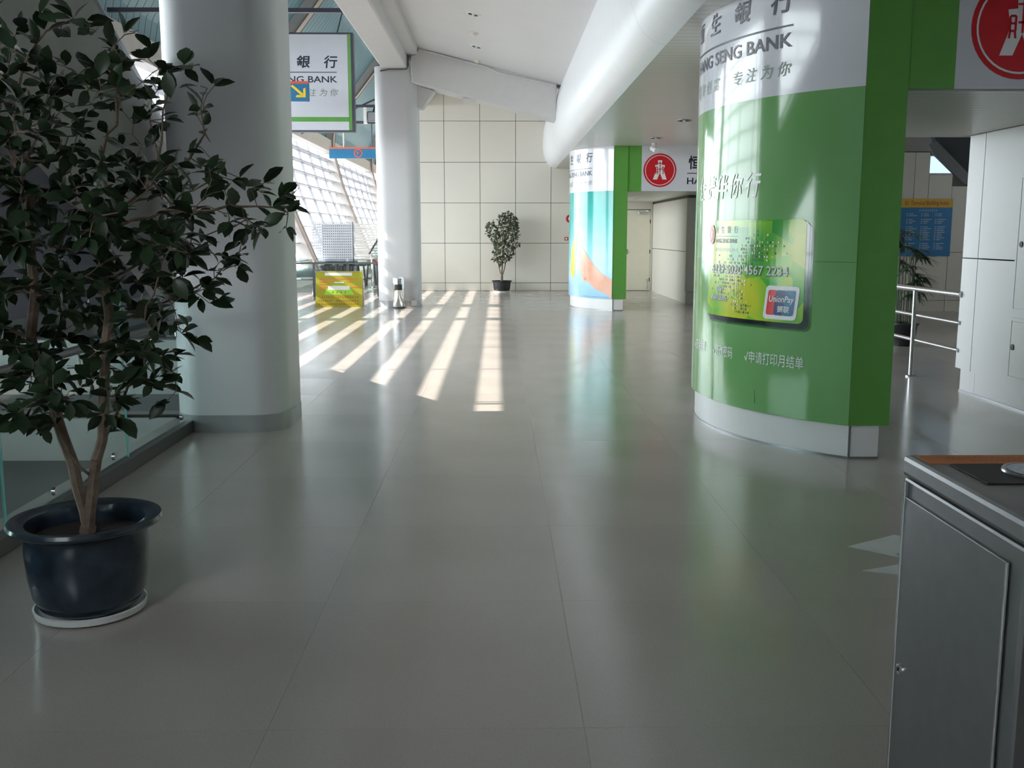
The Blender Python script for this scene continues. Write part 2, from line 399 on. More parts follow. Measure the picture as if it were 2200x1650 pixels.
# door bay of the alcove in the far wall
MB().box(3.366, 4.14, YF, YF + 0.05, 2.17, 2.7).build('wall_panel', 'wall_cream', wall_far)
door = struct(MB().box(3.37, 4.08, YF - 0.005, YF + 0.045, 0.01, 2.15).build('door_1', 'door_paint', bevel=0.004))
MB().box(4.085, 4.14, YF - 0.02, YF + 0.05, 0.0, 2.17).build('door_frame', 'door_paint', door)
MB().box(3.75, 3.98, YF - 0.07, YF - 0.006, 2.04, 2.10).build('door_closer', 'steel', door, bevel=0.008)
MB().tube([(3.95, YF - 0.045, 2.10), (4.0, YF - 0.10, 2.13), (4.08, YF - 0.03, 2.15)], 0.008, 6).build('closer_arm', 'steel', door)
for z in (1.85, 1.05, 0.3):
    MB().lathe([(0.014, -0.05), (0.014, 0.05)], 8, (4.082, YF - 0.012, z)).build('hinge', 'black_metal', door)
MB().tube([(4.02, YF - 0.01, 0.30), (4.02, YF - 0.06, 0.30), (4.02, YF - 0.06, 0.05)], 0.012, 6).build('door_stop', 'steel_dark', door)
MB().box(3.42, 3.47, YF - 0.03, YF - 0.006, 0.98, 1.12).build('door_handle', 'steel', door)

# ---- alcove: its side wall, return wall and ceiling
wall_al = struct(MB().box(4.17, 4.4, 22.0, YF, -0.2, 3.2).build('wall_alcove', 'wall_joint'))
for z0, z1 in ((0.0, 1.13), (1.145, 2.30)):
    MB().box(4.14, 4.18, 22.02, YF - 0.06, z0 + (0.0), z1).build('wall_panel', 'wall_cream', wall_al)
MB().box(4.13, 4.33, 21.96, 22.04, 0.26, 2.30).build('corner_post', 'wall_grey', wall_al)  # shade on the post and its foot is put into their grey colour
MB().box(4.145, 4.315, 21.975, 22.04, 0.0, 0.25).build('post_foot', 'wall_grey', wall_al)
wall_ret = struct(MB().box(4.36, 5.7, 21.95, 22.2, -0.2, 3.3).build('wall_return', 'wall_joint'))
for z0, z1 in ((0.0, 0.25), (0.262, 1.13), (1.145, 2.34)):
    MB().box(4.34, 5.55, 21.91, 21.96, z0, z1).build('wall_panel', 'wall_cream', wall_ret)
struct(MB().box(2.3, 5.7, 20.0, YF, 2.36, 2.5).build('alcove_ceiling', 'soffit_boards'))

# ---- sloping ceiling, soft bulkhead and boarded soffit
struct(MB().prism([(-1.86, ceil_z(-1.86)), (1.4, ceil_z(1.4)), (1.4, ceil_z(1.4) + 0.3), (-1.86, ceil_z(-1.86) + 0.3)], Y0, YF + 0.1, 'y').build('sloped_ceiling', 'ceiling_white'))
SZ = 3.235
prof = [(1.34, 4.62), (1.26, 4.45), (1.205, 4.2), (1.19, 3.95), (1.19, 3.75), (1.21, 3.6), (1.26, 3.45), (1.33, 3.34), (1.42, 3.265), (1.53, SZ)]
bh = MB(); ys = [Y0, 3, 9.4, 15.8, 22.2, YF + 0.02]
n = len(prof)
for a, b in zip(ys[:-1], ys[1:]):
    b2 = b - 0.006
    bh.add([(x, a, z) for x, z in prof] + [(x, b2, z) for x, z in prof], [(i, i + 1, n + i + 1, n + i) for i in range(n - 1)])
bko = bh.build('bulkhead_ceiling', 'bulkhead_paint', smooth=True, recalc=False); struct(bko)
mb = MB().prism([(x + 0.01, z + 0.012) for x, z in prof] + [(1.7, SZ + 0.05), (1.7, 4.6)], Y0, YF + 0.02, 'y')
mb.build('bulkhead_core', 'wall_grey', bko)
struct(MB().box(1.53, 5.6, Y0, YF + 0.02, SZ, SZ + 0.15).build('soffit_ceiling', 'soffit_boards'))

# ---- long beam on the columns and the raking cross beam
lb = struct(MB().box(-2.36, -1.84, Y0, YF + 0.05, 4.85, 5.75).build('long_beam', 'beam_paint', bevel=0.03))
MB().box(-1.84, -1.62, Y0, YF + 0.05, 5.12, 5.6).build('beam_ledge', 'beam_paint', lb)
xb0, xb1 = -1.75, 1.2
cb = struct(MB().prism([(xb0, ceil_z(xb0) - 0.72), (xb1, ceil_z(xb1) - 0.72), (xb1, ceil_z(xb1) + 0.05), (xb0, ceil_z(xb0) + 0.05)], 20.95, 21.6, 'y').build('cross_beam', 'beam_paint', bevel=0.02))
MB().prism([(-1.72, 4.56), (-1.3, 4.44), (-1.55, 4.1), (-1.72, 4.1)], 21.2, 21.6, 'y').build('haunch', 'beam_paint', cb)
MB().box(-0.72, -0.42, 21.05, 21.5, ceil_z(-0.57) - 0.75, ceil_z(-0.57) - 0.72).build('junction_lid', 'beam_paint', cb)
pts = [(-2.38, 20.94, 4.79), (-2.2, 20.93, 4.825), (-1.95, 20.93, 4.825), (-1.84, 20.93, 4.83), (-1.815, 20.93, 4.9), (-1.815, 20.93, 5.10)]
tag(MB().tube(pts, 0.014, 6).build('cable', 'cable_dark'), 'dark cable running round the head of the far column', 'cable')
pts = [(-1.74, 20.92, 4.70), (-1.74, 20.92, 5.06), (-1.66, 20.92, 5.09)] + [(x, 20.925, ceil_z(x) - 0.035 - (0.05 * math.sin((x + 1.74) / 2.94 * PI) if x > 0 else 0)) for x in [-1.58 + 0.226 * i for i in range(13)]]
tag(MB().tube(pts, 0.017, 6).build('conduit', 'cable_white'), 'pale conduit along the top edge of the raking cross beam', 'conduit')

# ---- other enclosing walls
struct(MB().box(-8.0, 6.0, Y0 - 0.2, Y0, -3.8, 6.2).build('wall_back', 'wall_grey'))
wall_r = struct(MB().box(4.60, 4.85, Y0, 9.78, -0.2, 3.3).build('wall_right', 'wall_joint'))
yj = [9.775, 9.46, 8.30, 7.10, 5.9, 4.7, 3.5, 2.3, 1.1]
for a, b in zip(yj[:-1], yj[1:]):
    for z0, z1 in ((0.225, 1.30), (1.312, 2.47 if b > 6.6 else SZ)):
        MB().box(4.555, 4.61, b + 0.006, a - 0.006 if a < 9.7 else a, z0, z1).build('wall_panel', 'wall_white', wall_r)
for a, b in zip([9.70, 9.40, 8.2, 7.0, 5.8, 4.6, 3.4, 2.2], [9.40, 8.2, 7.0, 5.8, 4.6, 3.4, 2.2, 1.1]):
    MB().box(4.575, 4.62, b + 0.005, a, 0.012, 0.222).build('base_panel', 'wall_white', wall_r)
MB().box(4.565, 4.62, 1.1, 9.70, 0.0, 0.016).build('floor_trim', 'steel_dark', wall_r)
# cabinet doors let into the right wall
for (z0, z1, zk, yk) in ((0.26, 0.81, 0.55, 8.68), (0.86, 2.05, 1.45, 8.66)):
    c = root('wall_cabinet', 'small white inspection hatch low in the pale wall' if z0 < 0.5 else 'tall white hatch above the low one in the pale wall', 'cabinet', (4.556, 8.4, z0), group='wall hatches')
    w0, w1 = -0.40, 0.36; h = z1 - z0
    MB().box(-0.012, 0.0, w0, w1, 0, 0.03).box(-0.012, 0.0, w0, w1, h - 0.03, h).box(-0.012, 0.0, w1 - 0.03, w1, 0.03, h - 0.03).box(-0.012, 0.0, w0, w0 + 0.03, 0.03, h - 0.03).build('frame', 'wall_white', c)
    d = MB().box(-0.009, 0.0, w0 + 0.035, w1 - 0.035, 0.035, h - 0.035).build('door', 'wall_white', c)
    MB().box(-0.013, -0.009, w0 + 0.10, w1 - 0.10, 0.09, h - 0.09).build('raised_panel', 'wall_white', d)
    k = MB().lathe([(0.0, 0), (0.026, 0), (0.026, 0.012), (0.0, 0.014)], 14).build('lock', 'dark_plastic', d, True, (-0.009, yk - 8.4 - 0.0, zk - z0)); k.rotation_euler = (0, -PI / 2, 0)
struct(MB().box(2.66, 4.85, 6.75, 9.95, 2.475, 2.6).build('passage_ceiling', 'soffit_boards'))
# side hall behind the opening
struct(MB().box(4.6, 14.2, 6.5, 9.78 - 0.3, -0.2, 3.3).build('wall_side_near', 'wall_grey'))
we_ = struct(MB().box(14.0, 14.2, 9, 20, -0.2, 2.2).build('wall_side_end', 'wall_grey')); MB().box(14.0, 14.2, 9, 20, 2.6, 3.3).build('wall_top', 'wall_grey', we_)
w3 = struct(MB().box(14.1, 14.11, 9, 20, 2.2, 2.6).build('added_light_window', 'glass_clear'))  # added unseen window that lets sky light brighten the side hall
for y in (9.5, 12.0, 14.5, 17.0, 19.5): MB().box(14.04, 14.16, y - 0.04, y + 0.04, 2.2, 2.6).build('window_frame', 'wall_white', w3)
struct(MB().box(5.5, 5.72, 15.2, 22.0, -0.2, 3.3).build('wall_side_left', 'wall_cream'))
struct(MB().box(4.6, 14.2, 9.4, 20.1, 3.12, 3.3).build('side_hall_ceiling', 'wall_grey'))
wb_ = sroot('wall_side_back')
MB().box(5.6, 8.46, 19.84, 20.1, -0.2, 3.3).build('wall_core', 'wall_joint', wb_); MB().box(9.35, 14.2, 19.84, 20.1, -0.2, 3.3).build('wall_core', 'wall_joint', wb_)
MB().box(8.46, 9.35, 19.84, 20.1, -0.2, 2.68).build('wall_core', 'wall_joint', wb_); MB().box(8.46, 9.35, 19.84, 20.1, 3.05, 3.3).build('wall_core', 'wall_joint', wb_)
for (x0, x1, z0, z1) in ((7.0, 8.17, 0.22, 1.16), (8.18, 8.92, 0.22, 1.16), (8.93, 10.1, 0.22, 1.16), (5.8, 6.99, 0.22, 3.1), (7.0, 8.17, 1.17, 3.1), (8.18, 8.455, 1.17, 3.1), (8.465, 8.92, 1.17, 2.67), (8.93, 10.1, 1.17, 2.45), (9.36, 10.1, 2.46, 3.1), (10.11, 11.3, 0.22, 3.1),
                         (5.8, 6.99, 0, 0.21), (7.0, 7.99, 0, 0.21), (8.0, 8.92, 0, 0.21), (8.93, 10.1, 0, 0.21)):
    MB().box(x0, x1, 19.80, 19.85, z0, z1).build('wall_panel', 'wall_cream', wb_)
w2 = struct(MB().box(8.46, 9.35, 19.93, 19.94, 2.68, 3.05).build('window_2', 'glass_tinted'))
MB().box(8.46, 8.49, 19.86, 20.0, 2.68, 3.05).box(8.49, 9.35, 19.86, 20.0, 2.68, 2.71).build('window_frame', 'wall_white', w2)

# ---- atrium on the window side: ribs, louvred glazing, fascia, teal roof
XZ = [(-3.6, -5.0), (-1.0, -5.45), (0.0, -5.75), (0.45, -5.95), (2.0, -6.60), (3.5, -7.15), (4.9, -7.5), (5.5, -7.56), (6.07, -7.45), (7.0, -6.95), (7.75, -6.3), (8.9, -5.4), (10.0, -4.15), (10.7, -2.9), (11.0, -1.9)]
def XR(z):
    for (z0, x0), (z1, x1) in zip(XZ[:-1], XZ[1:]):
        if z <= z1: t = (z - z0) / (z1 - z0); return x0 + (x1 - x0) * t
    return XZ[-1][1]
def sweep(mb, zlist, off_in, off_out, y0, y1):
    """a bar following the hall's curved section, between two offsets along its normal"""
    a = []; b = []
    for z in zlist:
        d = Vector((XR(z + 0.05) - XR(z - 0.05), 0.1)).normalized(); nrm = Vector((d.y, -d.x))       # points to the room side
        a.append((XR(z) + nrm.x * off_in, z + nrm.y * off_in)); b.append((XR(z) + nrm.x * off_out, z + nrm.y * off_out))
    n = len(zlist); v = [(x, y0, z) for x, z in a] + [(x, y0, z) for x, z in b] + [(x, y1, z) for x, z in a] + [(x, y1, z) for x, z in b]
    f = []
    for i in range(n - 1):
        f += [(i, i + 1, n + i + 1, n + i), (2 * n + i, 3 * n + i, 3 * n + i + 1, 2 * n + i + 1), (i, 2 * n + i, 2 * n + i + 1, i + 1), (n + i, n + i + 1, 3 * n + i + 1, 3 * n + i)]
    f += [(0, n, 3 * n, 2 * n), (n - 1, 3 * n - 1, 4 * n - 1, 2 * n - 1)]
    f[-1] = (n - 1, 3 * n - 1, 4 * n - 1, 2 * n - 1)
    return mb.add(v, f)
zl_all = [-0.2, 0.2, 0.45, 0.9, 1.4, 2.0, 2.5, 3.0, 3.5, 4.0, 4.5, 4.9, 5.3, 5.7, 6.07, 6.5, 7.0, 7.4, 7.75, 8.2, 8.6, 8.9, 9.4, 10.0, 10.4, 10.7, 10.95]
win = sroot('window_1')
rib_me = quickmesh(sweep(MB(), zl_all, 0.32, -0.12, -0.22, 0.22), 'rib', 'rib_paint')
edge_me = quickmesh(sweep(sweep(MB(), zl_all, 0.34, 0.30, -0.27, -0.22), zl_all, 0.34, -0.10, 0.22, 0.25), 'rib_flange', 'rib_edge')
RIBS = [4.5, 18.0, 31.5, 45.0, 58.5, 72.0]
for y in RIBS:
    r = share('rib', rib_me, win, (0, y, 0)); share('rib_flange', edge_me, r)
fas = sweep(MB(), [5.0, 5.15, 5.3, 5.6], 0.26, -0.06, Y0, YE); fas.build('fascia', 'fascia_paint', win)
sweep(MB(), [-3.4, -1.0, 0.0, 0.45], 0.05, -0.25, Y0, YE).build('sill', 'wall_white', win)
struct(sweep(MB(), [0.45, 2.0, 3.5, 5.05], 0.02, -0.2, -4.2, 4.4).build('added_sun_block_wall', 'wall_grey'))  # added solid wall out of view, blocks sun and sky from the near floor
struct(MB().box(-120, -8.6, -60, 130, -4.3, -4.0).build('ground', 'asphalt'))
# louvre blades: each shades a strip of floor 0.575 m from the next
blades = []
for k in range(0, 14):
    tgt = -0.375 - 0.575 * k; z = 5.2
    while z > 0.45 and XR(z) + SUN_R * z > tgt: z -= 0.005
    if z <= 0.55: break
    blades.append(z)
lou_me = quickmesh(MB().box(-0.172, 0.172, Y0, YE, -0.015, 0.015), 'louvre', 'louvre_paint')
for z in blades: share('louvre', lou_me, win, (XR(z) - 0.02, 0, z))
# thin glazing bars halfway between the blades, upright mullions
lim = [5.0] + blades + [0.45]
zl_w = [0.3, 0.45, 0.9, 1.4, 2.0, 2.5, 3.0, 3.5, 4.0, 4.5, 4.95]
mul_me = quickmesh(sweep(MB(), zl_w, 0.02, -0.07, -0.017, 0.017), 'mullion', 'louvre_paint')
MUL = [4.5 + 2.25 * i for i in range(1, 31) if i % 6]
for y in MUL: share('mullion', mul_me, win, (0, y, 0))
for y, w_ in ((10.9, 0.13), (14.1, 0.16), (18.45, 0.30), (18.95, 0.10), (20.98, 0.30), (23.2, 0.16)):
    sweep(MB(), zl_w, 0.02, -0.10, -w_ / 2, w_ / 2).build('window_post', 'fascia_paint', win)
# panes: one for each cell of blades and mullions that the hall shows
ycell = [y for y in [18.0 + 2.25 * i for i in range(0, 19)]]
for a, b in zip(lim[:-1], lim[1:]):
    me = None
    for y in ycell:
        if me is None:
            xa, xb = XR(a), XR(b)
            me = quickmesh(MB().prism([(xa - 0.035, a - 0.015), (xa - 0.023, a - 0.015), (xb - 0.023, b + 0.015), (xb - 0.035, b + 0.015)], 0.02, 2.23, 'y'), 'pane', 'glass_clear')
        share('pane', me, win, (0, y, 0))
for (p, q) in ((4.5, 18.0), (Y0, -4.2)):
    for a, b in zip(lim[:-1], lim[1:]):
        xa, xb = XR(a), XR(b)
        MB().prism([(xa - 0.035, a - 0.015), (xa - 0.023, a - 0.015), (xb - 0.023, b + 0.015), (xb - 0.035, b + 0.015)], p, q, 'y').build('pane', 'glass_clear', win)
# roof
zr = [5.3, 5.7, 6.07, 6.5, 7.0, 7.4, 7.75, 8.2, 8.6, 8.9, 9.4, 10.0, 10.4, 10.7, 10.95]
roof = struct(sweep(MB(), zr, -0.05, -0.3, Y0 - 0.2, YE).build('atrium_roof', 'roof_joint'))
pk = 0.36
pk_me = quickmesh(sweep(MB(), zr, 0.0, -0.05, 0.013, pk - 0.013), 'roof_board', 'roof_teal')
for i in range(0, 142): share('roof_board', pk_me, roof, (0, 11.0 + pk * i, 0))
sweep(MB(), zr, 0.0, -0.05, Y0, 11.0).build('roof_sheet', 'roof_teal', roof)
struct(MB().box(-2.30, -1.9, Y0, YE, 5.7, 11.4).build('wall_over_beam', 'wall_cream'))
struct(MB().box(-2.7, -2.5, YF + 0.3, YE, -0.2, 6.0).build('wall_hall_far', 'wall_cream'))
struct(MB().box(-9, -2, YE, YE + 0.2, -0.5, 11.4).build('wall_hall_end', 'wall_white'))
for (y, z, label) in ((19.9, 5.74, 'dark steel tie above the big hanging sign'), (30.0, 5.2, 'upper steel tie carrying the floodlight beyond the signs'), (30.0, 4.74, 'lower steel tie just above the blue hanging sign')):
    tag(MB().box(XR(z) + 0.1, -2.28, y - 0.04, y + 0.04, z - 0.04, z + 0.04).build('tie_beam', 'dark_frame'), label, 'beam', 'steel ties across the hall')
tag(MB().tube([(-6.9, 36.0, 5.0), (-2.4, 36.0, 7.0)], 0.035, 6).build('tie_rod', 'dark_frame'), 'slanting dark tie rod under the teal roof', 'rod')

# ---- void with stair beside the glass
struct(MB().box(-8.0, -2.46, Y0, 9.2, -3.7, -3.5).build('lower_floor', 'wall_dark'))
lw = struct(MB().box(-8.0, -2.5, 8.30, 8.50, -0.36, 0.0).build('slab_edge', 'wall_grey'))
struct(MB().box(-8.0, -2.5, 8.9, 9.1, -3.6, -0.36).build('wall_lower', 'wall_dark'))
struct(MB().box(-2.52, -2.46, Y0, 8.3, -3.6, -0.05).build('wall_slab_side', 'wall_dark'))
fw_ = struct(MB().box(-6.3, -2.62, 8.72, 8.85, 0.0, 0.62).build('wall_stair_front', 'wall_grey'))
MB().box(-6.3, -2.62, 8.69, 8.73, 0.0, 0.14).build('skirting', 'wall_dark', fw_)
st = root('staircase', 'grey stair flight rising behind the potted shrub and glass', 'stairs', (-2.75, 8.6, 0))
flank = [(11.5 - 8.6, 0.45), (8.4 - 8.6, 1.69), (8.4 - 8.6, 2.35), (7.7 - 8.6, 2.74), (-4.0 - 8.6, 8.6), (-4.0 - 8.6, 6.9), (7.7 - 8.6, 1.25), (9.9 - 8.6, 0.05), (11.5 - 8.6, 0.05)]
MB().prism(flank, -0.05, 0.05, 'x').build('flank', 'stair_grey', st)
MB().prism([(2.9, 0.05), (-0.9, 1.62), (-0.9, 1.95), (-12.6, 7.6), (-12.6, 6.9), (-0.9, 1.27), (1.3, 0.05)], -3.6, -0.05, 'x').build('flight_slab', 'stair_navy', st)
MB().prism(flank, -3.7, -3.6, 'x').build('flank', 'stair_grey', st)
MB().tube([(0, -0.2, 2.42), (0, -0.9, 2.82), (0, -12.6, 8.68)], 0.035, 8).build('coping', 'steel_dark', st)
sk = tag(MB().box(-2.66, -2.60, 8.93, 8.99, 0.0, 4.85).build('steel_post', 'steel'), 'slim pale steel post behind the near column', 'post')

# ================================================================== COLUMNS
def rrect(hx, hy, r, n=8):
    p = []
    for cx, cy, a0 in ((hx - r, hy - r, 0), (-hx + r, hy - r, PI / 2), (-hx + r, -hy + r, PI), (hx - r, -hy + r, 1.5 * PI)):
        for i in range(n + 1): a = a0 + PI / 2 * i / n; p.append((cx + r * math.cos(a), cy + r * math.sin(a)))
    return p
def column(name, label, x, y, hx, hy):
    c = root(name, label, 'column', (x, y, 0))
    MB().prism(rrect(hx, hy, 0.24), 0.0, 4.9, 'z').build('shaft', 'column_paint', c, True)
    MB().prism(rrect(hx + 0.006, hy + 0.006, 0.246), 0.0, 0.135, 'z').build('skirting', 'steel_skirting', c, True)
    return c
column('rounded_column', 'thick grey column with rounded corners beside the leafy shrub', -2.12, 8.15, 0.44, 0.44)
c2_ = column('rounded_column', 'grey rounded column with a chrome bin at its foot', -2.09, 21.42, 0.44, 0.44)
for x in (-1.98,): MB().box(0.26, 0.38, -0.455, -0.44, 0.02, 0.15).build('socket_plate', 'steel', c2_)

LOGO_SPADE = [(-0.13, 0.62), (0.13, 0.62), (0.11, 0.36), (0.30, 0.34), (0.24, 0.0), (0.42, -0.52), (0.16, -0.52), (0.0, -0.12), (-0.16, -0.52), (-0.42, -0.52), (-0.24, 0.0), (-0.30, 0.34), (-0.11, 0.36)]
def logo(parent, mapper, cu, cw, r, d=0.003, small=False, su=1.0):
    """round red emblem with a white ring and a spade coin, MAPPER(u,w,offset)"""
    ring = lambda rr: [(cu + su * rr * math.cos(2 * PI * i / 40), cw + rr * math.sin(2 * PI * i / 40)) for i in range(40)]
    def disc(rr, off, m, name, par):
        mb = MB(); pts = ring(rr); mb.add([mapper(u, w, off) for u, w in pts] + [mapper(cu, cw, off)], [(i, (i + 1) % 40, 40) for i in range(40)]); return mb.build(name, m, par, recalc=False)
    e = disc(r, d, 'logo_red', 'emblem', parent)
    mb = MB(); a = ring(r * 0.90); b = ring(r * 0.86)
    mb.add([mapper(u, w, 2 * d) for u, w in a + b], [(i, (i + 1) % 40, 40 + (i + 1) % 40, 40 + i) for i in range(40)]); mb.build('emblem_ring', 'logo_white', e, recalc=False)
    mb = MB(); pts = [(cu + su * x * r, cw + (y - 0.03) * r) for x, y in LOGO_SPADE]
    V = [mapper(u, w, 2 * d) for u, w in pts]
    mb.add(V, [(0, 12, 2, 1), (12, 11, 10, 7), (12, 7, 2), (2, 7, 4, 3), (10, 9, 8, 7), (7, 6, 5, 4)]); mb.build('emblem_coin', 'logo_white', e, recalc=False)
    if small: return e
    t = 0.022
    def seg(mb, x0, y0, x1, y1):
        dx, dy = x1 - x0, y1 - y0; L = math.hypot(dx, dy); nx, ny = -dy / L * t, dx / L * t
        q = [(x0 + nx, y0 + ny), (x1 + nx, y1 + ny), (x1 - nx, y1 - ny), (x0 - nx, y0 - ny)]
        patch(mb, [(cu + su * x * r, cw + (y - 0.03) * r) for x, y in q], lambda u, w: mapper(u, w, 3 * d))
    mb = MB()
    for s_ in [(0, 0.55, 0, -0.1), (-0.11, 0.44, 0.11, 0.44), (-0.09, 0.1, 0.09, 0.1),
               (-0.25, 0.22, -0.14, 0.22), (-0.25, 0.08, -0.14, 0.08), (-0.25, -0.06, -0.14, -0.06), (-0.25, 0.22, -0.25, -0.06), (-0.14, 0.22, -0.14, -0.06), (-0.24, -0.06, -0.26, -0.2), (-0.15, -0.06, -0.13, -0.2),
               (0.19, 0.24, 0.25, 0.14), (0.25, 0.14, 0.19, 0.02), (0.19, 0.02, 0.13, 0.14), (0.13, 0.14, 0.19, 0.24), (0.19, 0.02, 0.19, -0.2)]: seg(mb, *s_)
    mb.build('emblem_strokes', 'logo_red', e, recalc=False)
    return e

AR = 1.92
def ad_column(name, label, cx, cy, top_split, near):
    c = root(name, label, 'advertising column', (cx, cy, 0))
    th1 = 1.765 / AR
    def arc(R, a0, a1, n): return [(R * math.cos(PI + a0 + (a1 - a0) * i / n), R * math.sin(PI + a0 + (a1 - a0) * i / n)) for i in range(n + 1)]
    xr_ = 2.69 - 3.57
    pl_ = arc(1.885, -th1, th1, 40); ex = pl_[-1]
    xp = 2.63 - 3.57
    MB().prism(pl_ + [(xp, ex[1]), (xp, -ex[1])], 0.0, 0.235, 'z').build('plinth', 'plinth_white', c, True)
    MB().box(ex[0] - 0.006, ex[0] + 0.008, ex[1] - 0.006, ex[1] + 0.02, 0.0, 0.235).build('plinth_joint', 'plinth_joint', c)
    MB().prism(arc(1.893, -th1, th1, 40) + [(xp + 0.004, ex[1] - 0.006), (xp + 0.004, -ex[1])], 0.0, 0.014, 'z').build('floor_trim', 'steel_dark', c, True)
    bd = arc(AR - 0.012, -th1, th1, 40); e2 = bd[-1]
    MB().prism(bd + [(xr_, e2[1]), (xr_, -e2[1])], 0.235, SZ, 'z').build('body', 'green_print', c, True)
    def shell(z0, z1, m, nm, R=AR):
        a = arc(R, -th1, th1, 48); b = arc(R - 0.010, -th1, th1, 48); n = len(a); mb = MB()
        v = [(x, y, z0) for x, y in a] + [(x, y, z1) for x, y in a] + [(x, y, z0) for x, y in b] + [(x, y, z1) for x, y in b]
        f = [(i, i + 1, n + i + 1, n + i) for i in range(n - 1)] + [(2 * n + i + 1, 2 * n + i, 3 * n + i, 3 * n + i + 1) for i in range(n - 1)]
        f += [(i + 1, i, 2 * n + i, 2 * n + i + 1) for i in range(n - 1)] + [(n + i, n + i + 1, 3 * n + i + 1, 3 * n + i) for i in range(n - 1)]
        f += [(0, n, 3 * n, 2 * n), (n - 1, 3 * n - 1, 4 * n - 1, 2 * n - 1)]
        mb.add(v, f); return mb.build(nm, m, c, True)
    wh = shell(top_split, SZ, 'white_print', 'header_print')
    def mp(u, w, off=0.004):
        a = PI + u / AR; R = AR + off; return (R * math.cos(a), R * math.sin(a), w)
    dz = top_split - 2.5
    L0, L1 = -0.22, 1.22
    spaced('lettering', wh, '恒生銀行', L0, L1, 3.05 + dz * 0.8, 3.205 + dz * 0.5, mp, 'ink_navy', 0.022, 0.12, 0.5)
    mb = MB(); rect(mb, L0, L1, 2.952 + dz, 2.964 + dz, mp, 16); mb.build('rule', 'ink_navy', wh, recalc=False)
    letters('big_lettering', wh, 'HANG SENG BANK', (L0, L1, 2.815 + dz, 2.912 + dz), mp, 'ink_navy', 0.014)
    spaced('lettering', wh, '理财创富 专注为你', L0 + 0.02, L1, 2.625 + dz, 2.722 + dz, mp, 'card_grey', 0.0, 0.2, 0.72)
    if near:
        gp = shell(0.24, top_split, 'green_print_light', 'poster_print')
        mb = MB(); rect(mb, 1.43, 1.76, 1.351, 1.354, lambda u, w: mp(u, w, 0.001), 8); rect(mb, -1.7, 0.28, 1.351, 1.354, lambda u, w: mp(u, w, 0.001), 24); mb.build('print_seam', 'print_shade_a', gp, recalc=False)
        mb = MB(); patch(mb, [(0.43, 0.25), (0.436, 0.25), (0.442, 0.42), (0.439, 0.42)], mp); patch(mb, [(1.0, 0.30), (1.006, 0.30), (0.995, 0.40), (0.992, 0.40)], mp); mb.build('crack', 'print_shade_b', gp, recalc=False)
        spaced('lettering', gp, '便捷伴你行', 0.02, 0.985, 1.805, 1.985, mp, 'ink_white', 0.012, 0.18, 0.86)
        letters('lettering', gp, '√申请打印月结单', (0.875, 1.418, 0.595, 0.685), mp, 'ink_white')
        letters('lettering', gp, '√修改密码', (0.43, 0.725, 0.60, 0.69), mp, 'ink_white')
        letters('lettering', gp, '√查询余额', (-0.02, 0.275, 0.60, 0.69), mp, 'ink_white')
        # the printed bank card with its printed drop shadow
        def rr(u0, u1, w0, w1, r, n=5):
            p = []
            for cu, cw, a0 in ((u1 - r, w1 - r, 0), (u0 + r, w1 - r, PI / 2), (u0 + r, w0 + r, PI), (u1 - r, w0 + r, 1.5 * PI)):
                for i in range(n + 1): a = a0 + PI / 2 * i / n; p.append((cu + r * math.cos(a), cw + r * math.sin(a)))
            return p
        def rshape(u0, u1, w0, w1, r, off, m, nm, par, shear=0.0):
            """rounded rectangle cut in strips so that it follows the curve"""
            mb = MB(); V = []; Fq = []; ul = [u0 + r * (1 - math.cos(PI / 2 * i / 6)) for i in range(7)]; ul += [u0 + r + (u1 - u0 - 2 * r) * i / 20 for i in range(1, 20)] + [u0 + u1 - q_ for q_ in reversed(ul)]
            for i, u in enumerate(ul):
                e = min(u - u0, u1 - u); cutw = 0.0
                if e < r: cutw = r - math.sqrt(max(0, r * r - (r - e) ** 2))
                for w in (w0 + cutw, w1 - cutw): V.append(mp(u + shear * (w - w0), w, off))
                if i: Fq.append((2 * i - 2, 2 * i, 2 * i + 1, 2 * i - 1))
            mb.add(V, Fq); return mb.build(nm, m, par, recalc=False)
        rshape(0.33, 1.462, 0.862, 1.60, 0.05, 0.0015, 'print_shade_a', 'printed_shade', gp)
        rshape(0.325, 1.444, 0.874, 1.615, 0.05, 0.003, 'print_shade_b', 'printed_shade', gp)
        rshape(0.315, 1.428, 0.886, 1.63, 0.05, 0.0045, 'print_shade_c', 'printed_shade', gp)
        cd = rshape(0.305, 1.402, 0.915, 1.642, 0.045, 0.006, 'card_green', 'card_print', gp)
        m2 = lambda u, w, off=0.0: mp(u, w, 0.008 + off)
        logo(cd, m2, 0.372, 1.535, 0.075, 0.002, True, 0.62)
        spaced('lettering', cd, '恒生銀行', 0.43, 0.75, 1.545, 1.60, m2, 'card_grey', 0.01, 0.0, 0.5)
        mb = MB(); rect(mb, 0.43, 0.75, 1.520, 1.525, m2, 6); mb.build('rule', 'card_grey', cd, recalc=False)
        letters('lettering', cd, 'HANG SENG BANK', (0.43, 0.75, 1.472, 1.505), m2, 'ink_navy', 0.012)
        letters('lettering', cd, '恒生银行(中国)有限公司', (0.43, 0.75, 1.405, 1.437), m2, 'card_silver')
        rnd = random.Random(5); groups = {'card_dark': MB(), 'card_lime': MB(), 'ink_white': MB()}
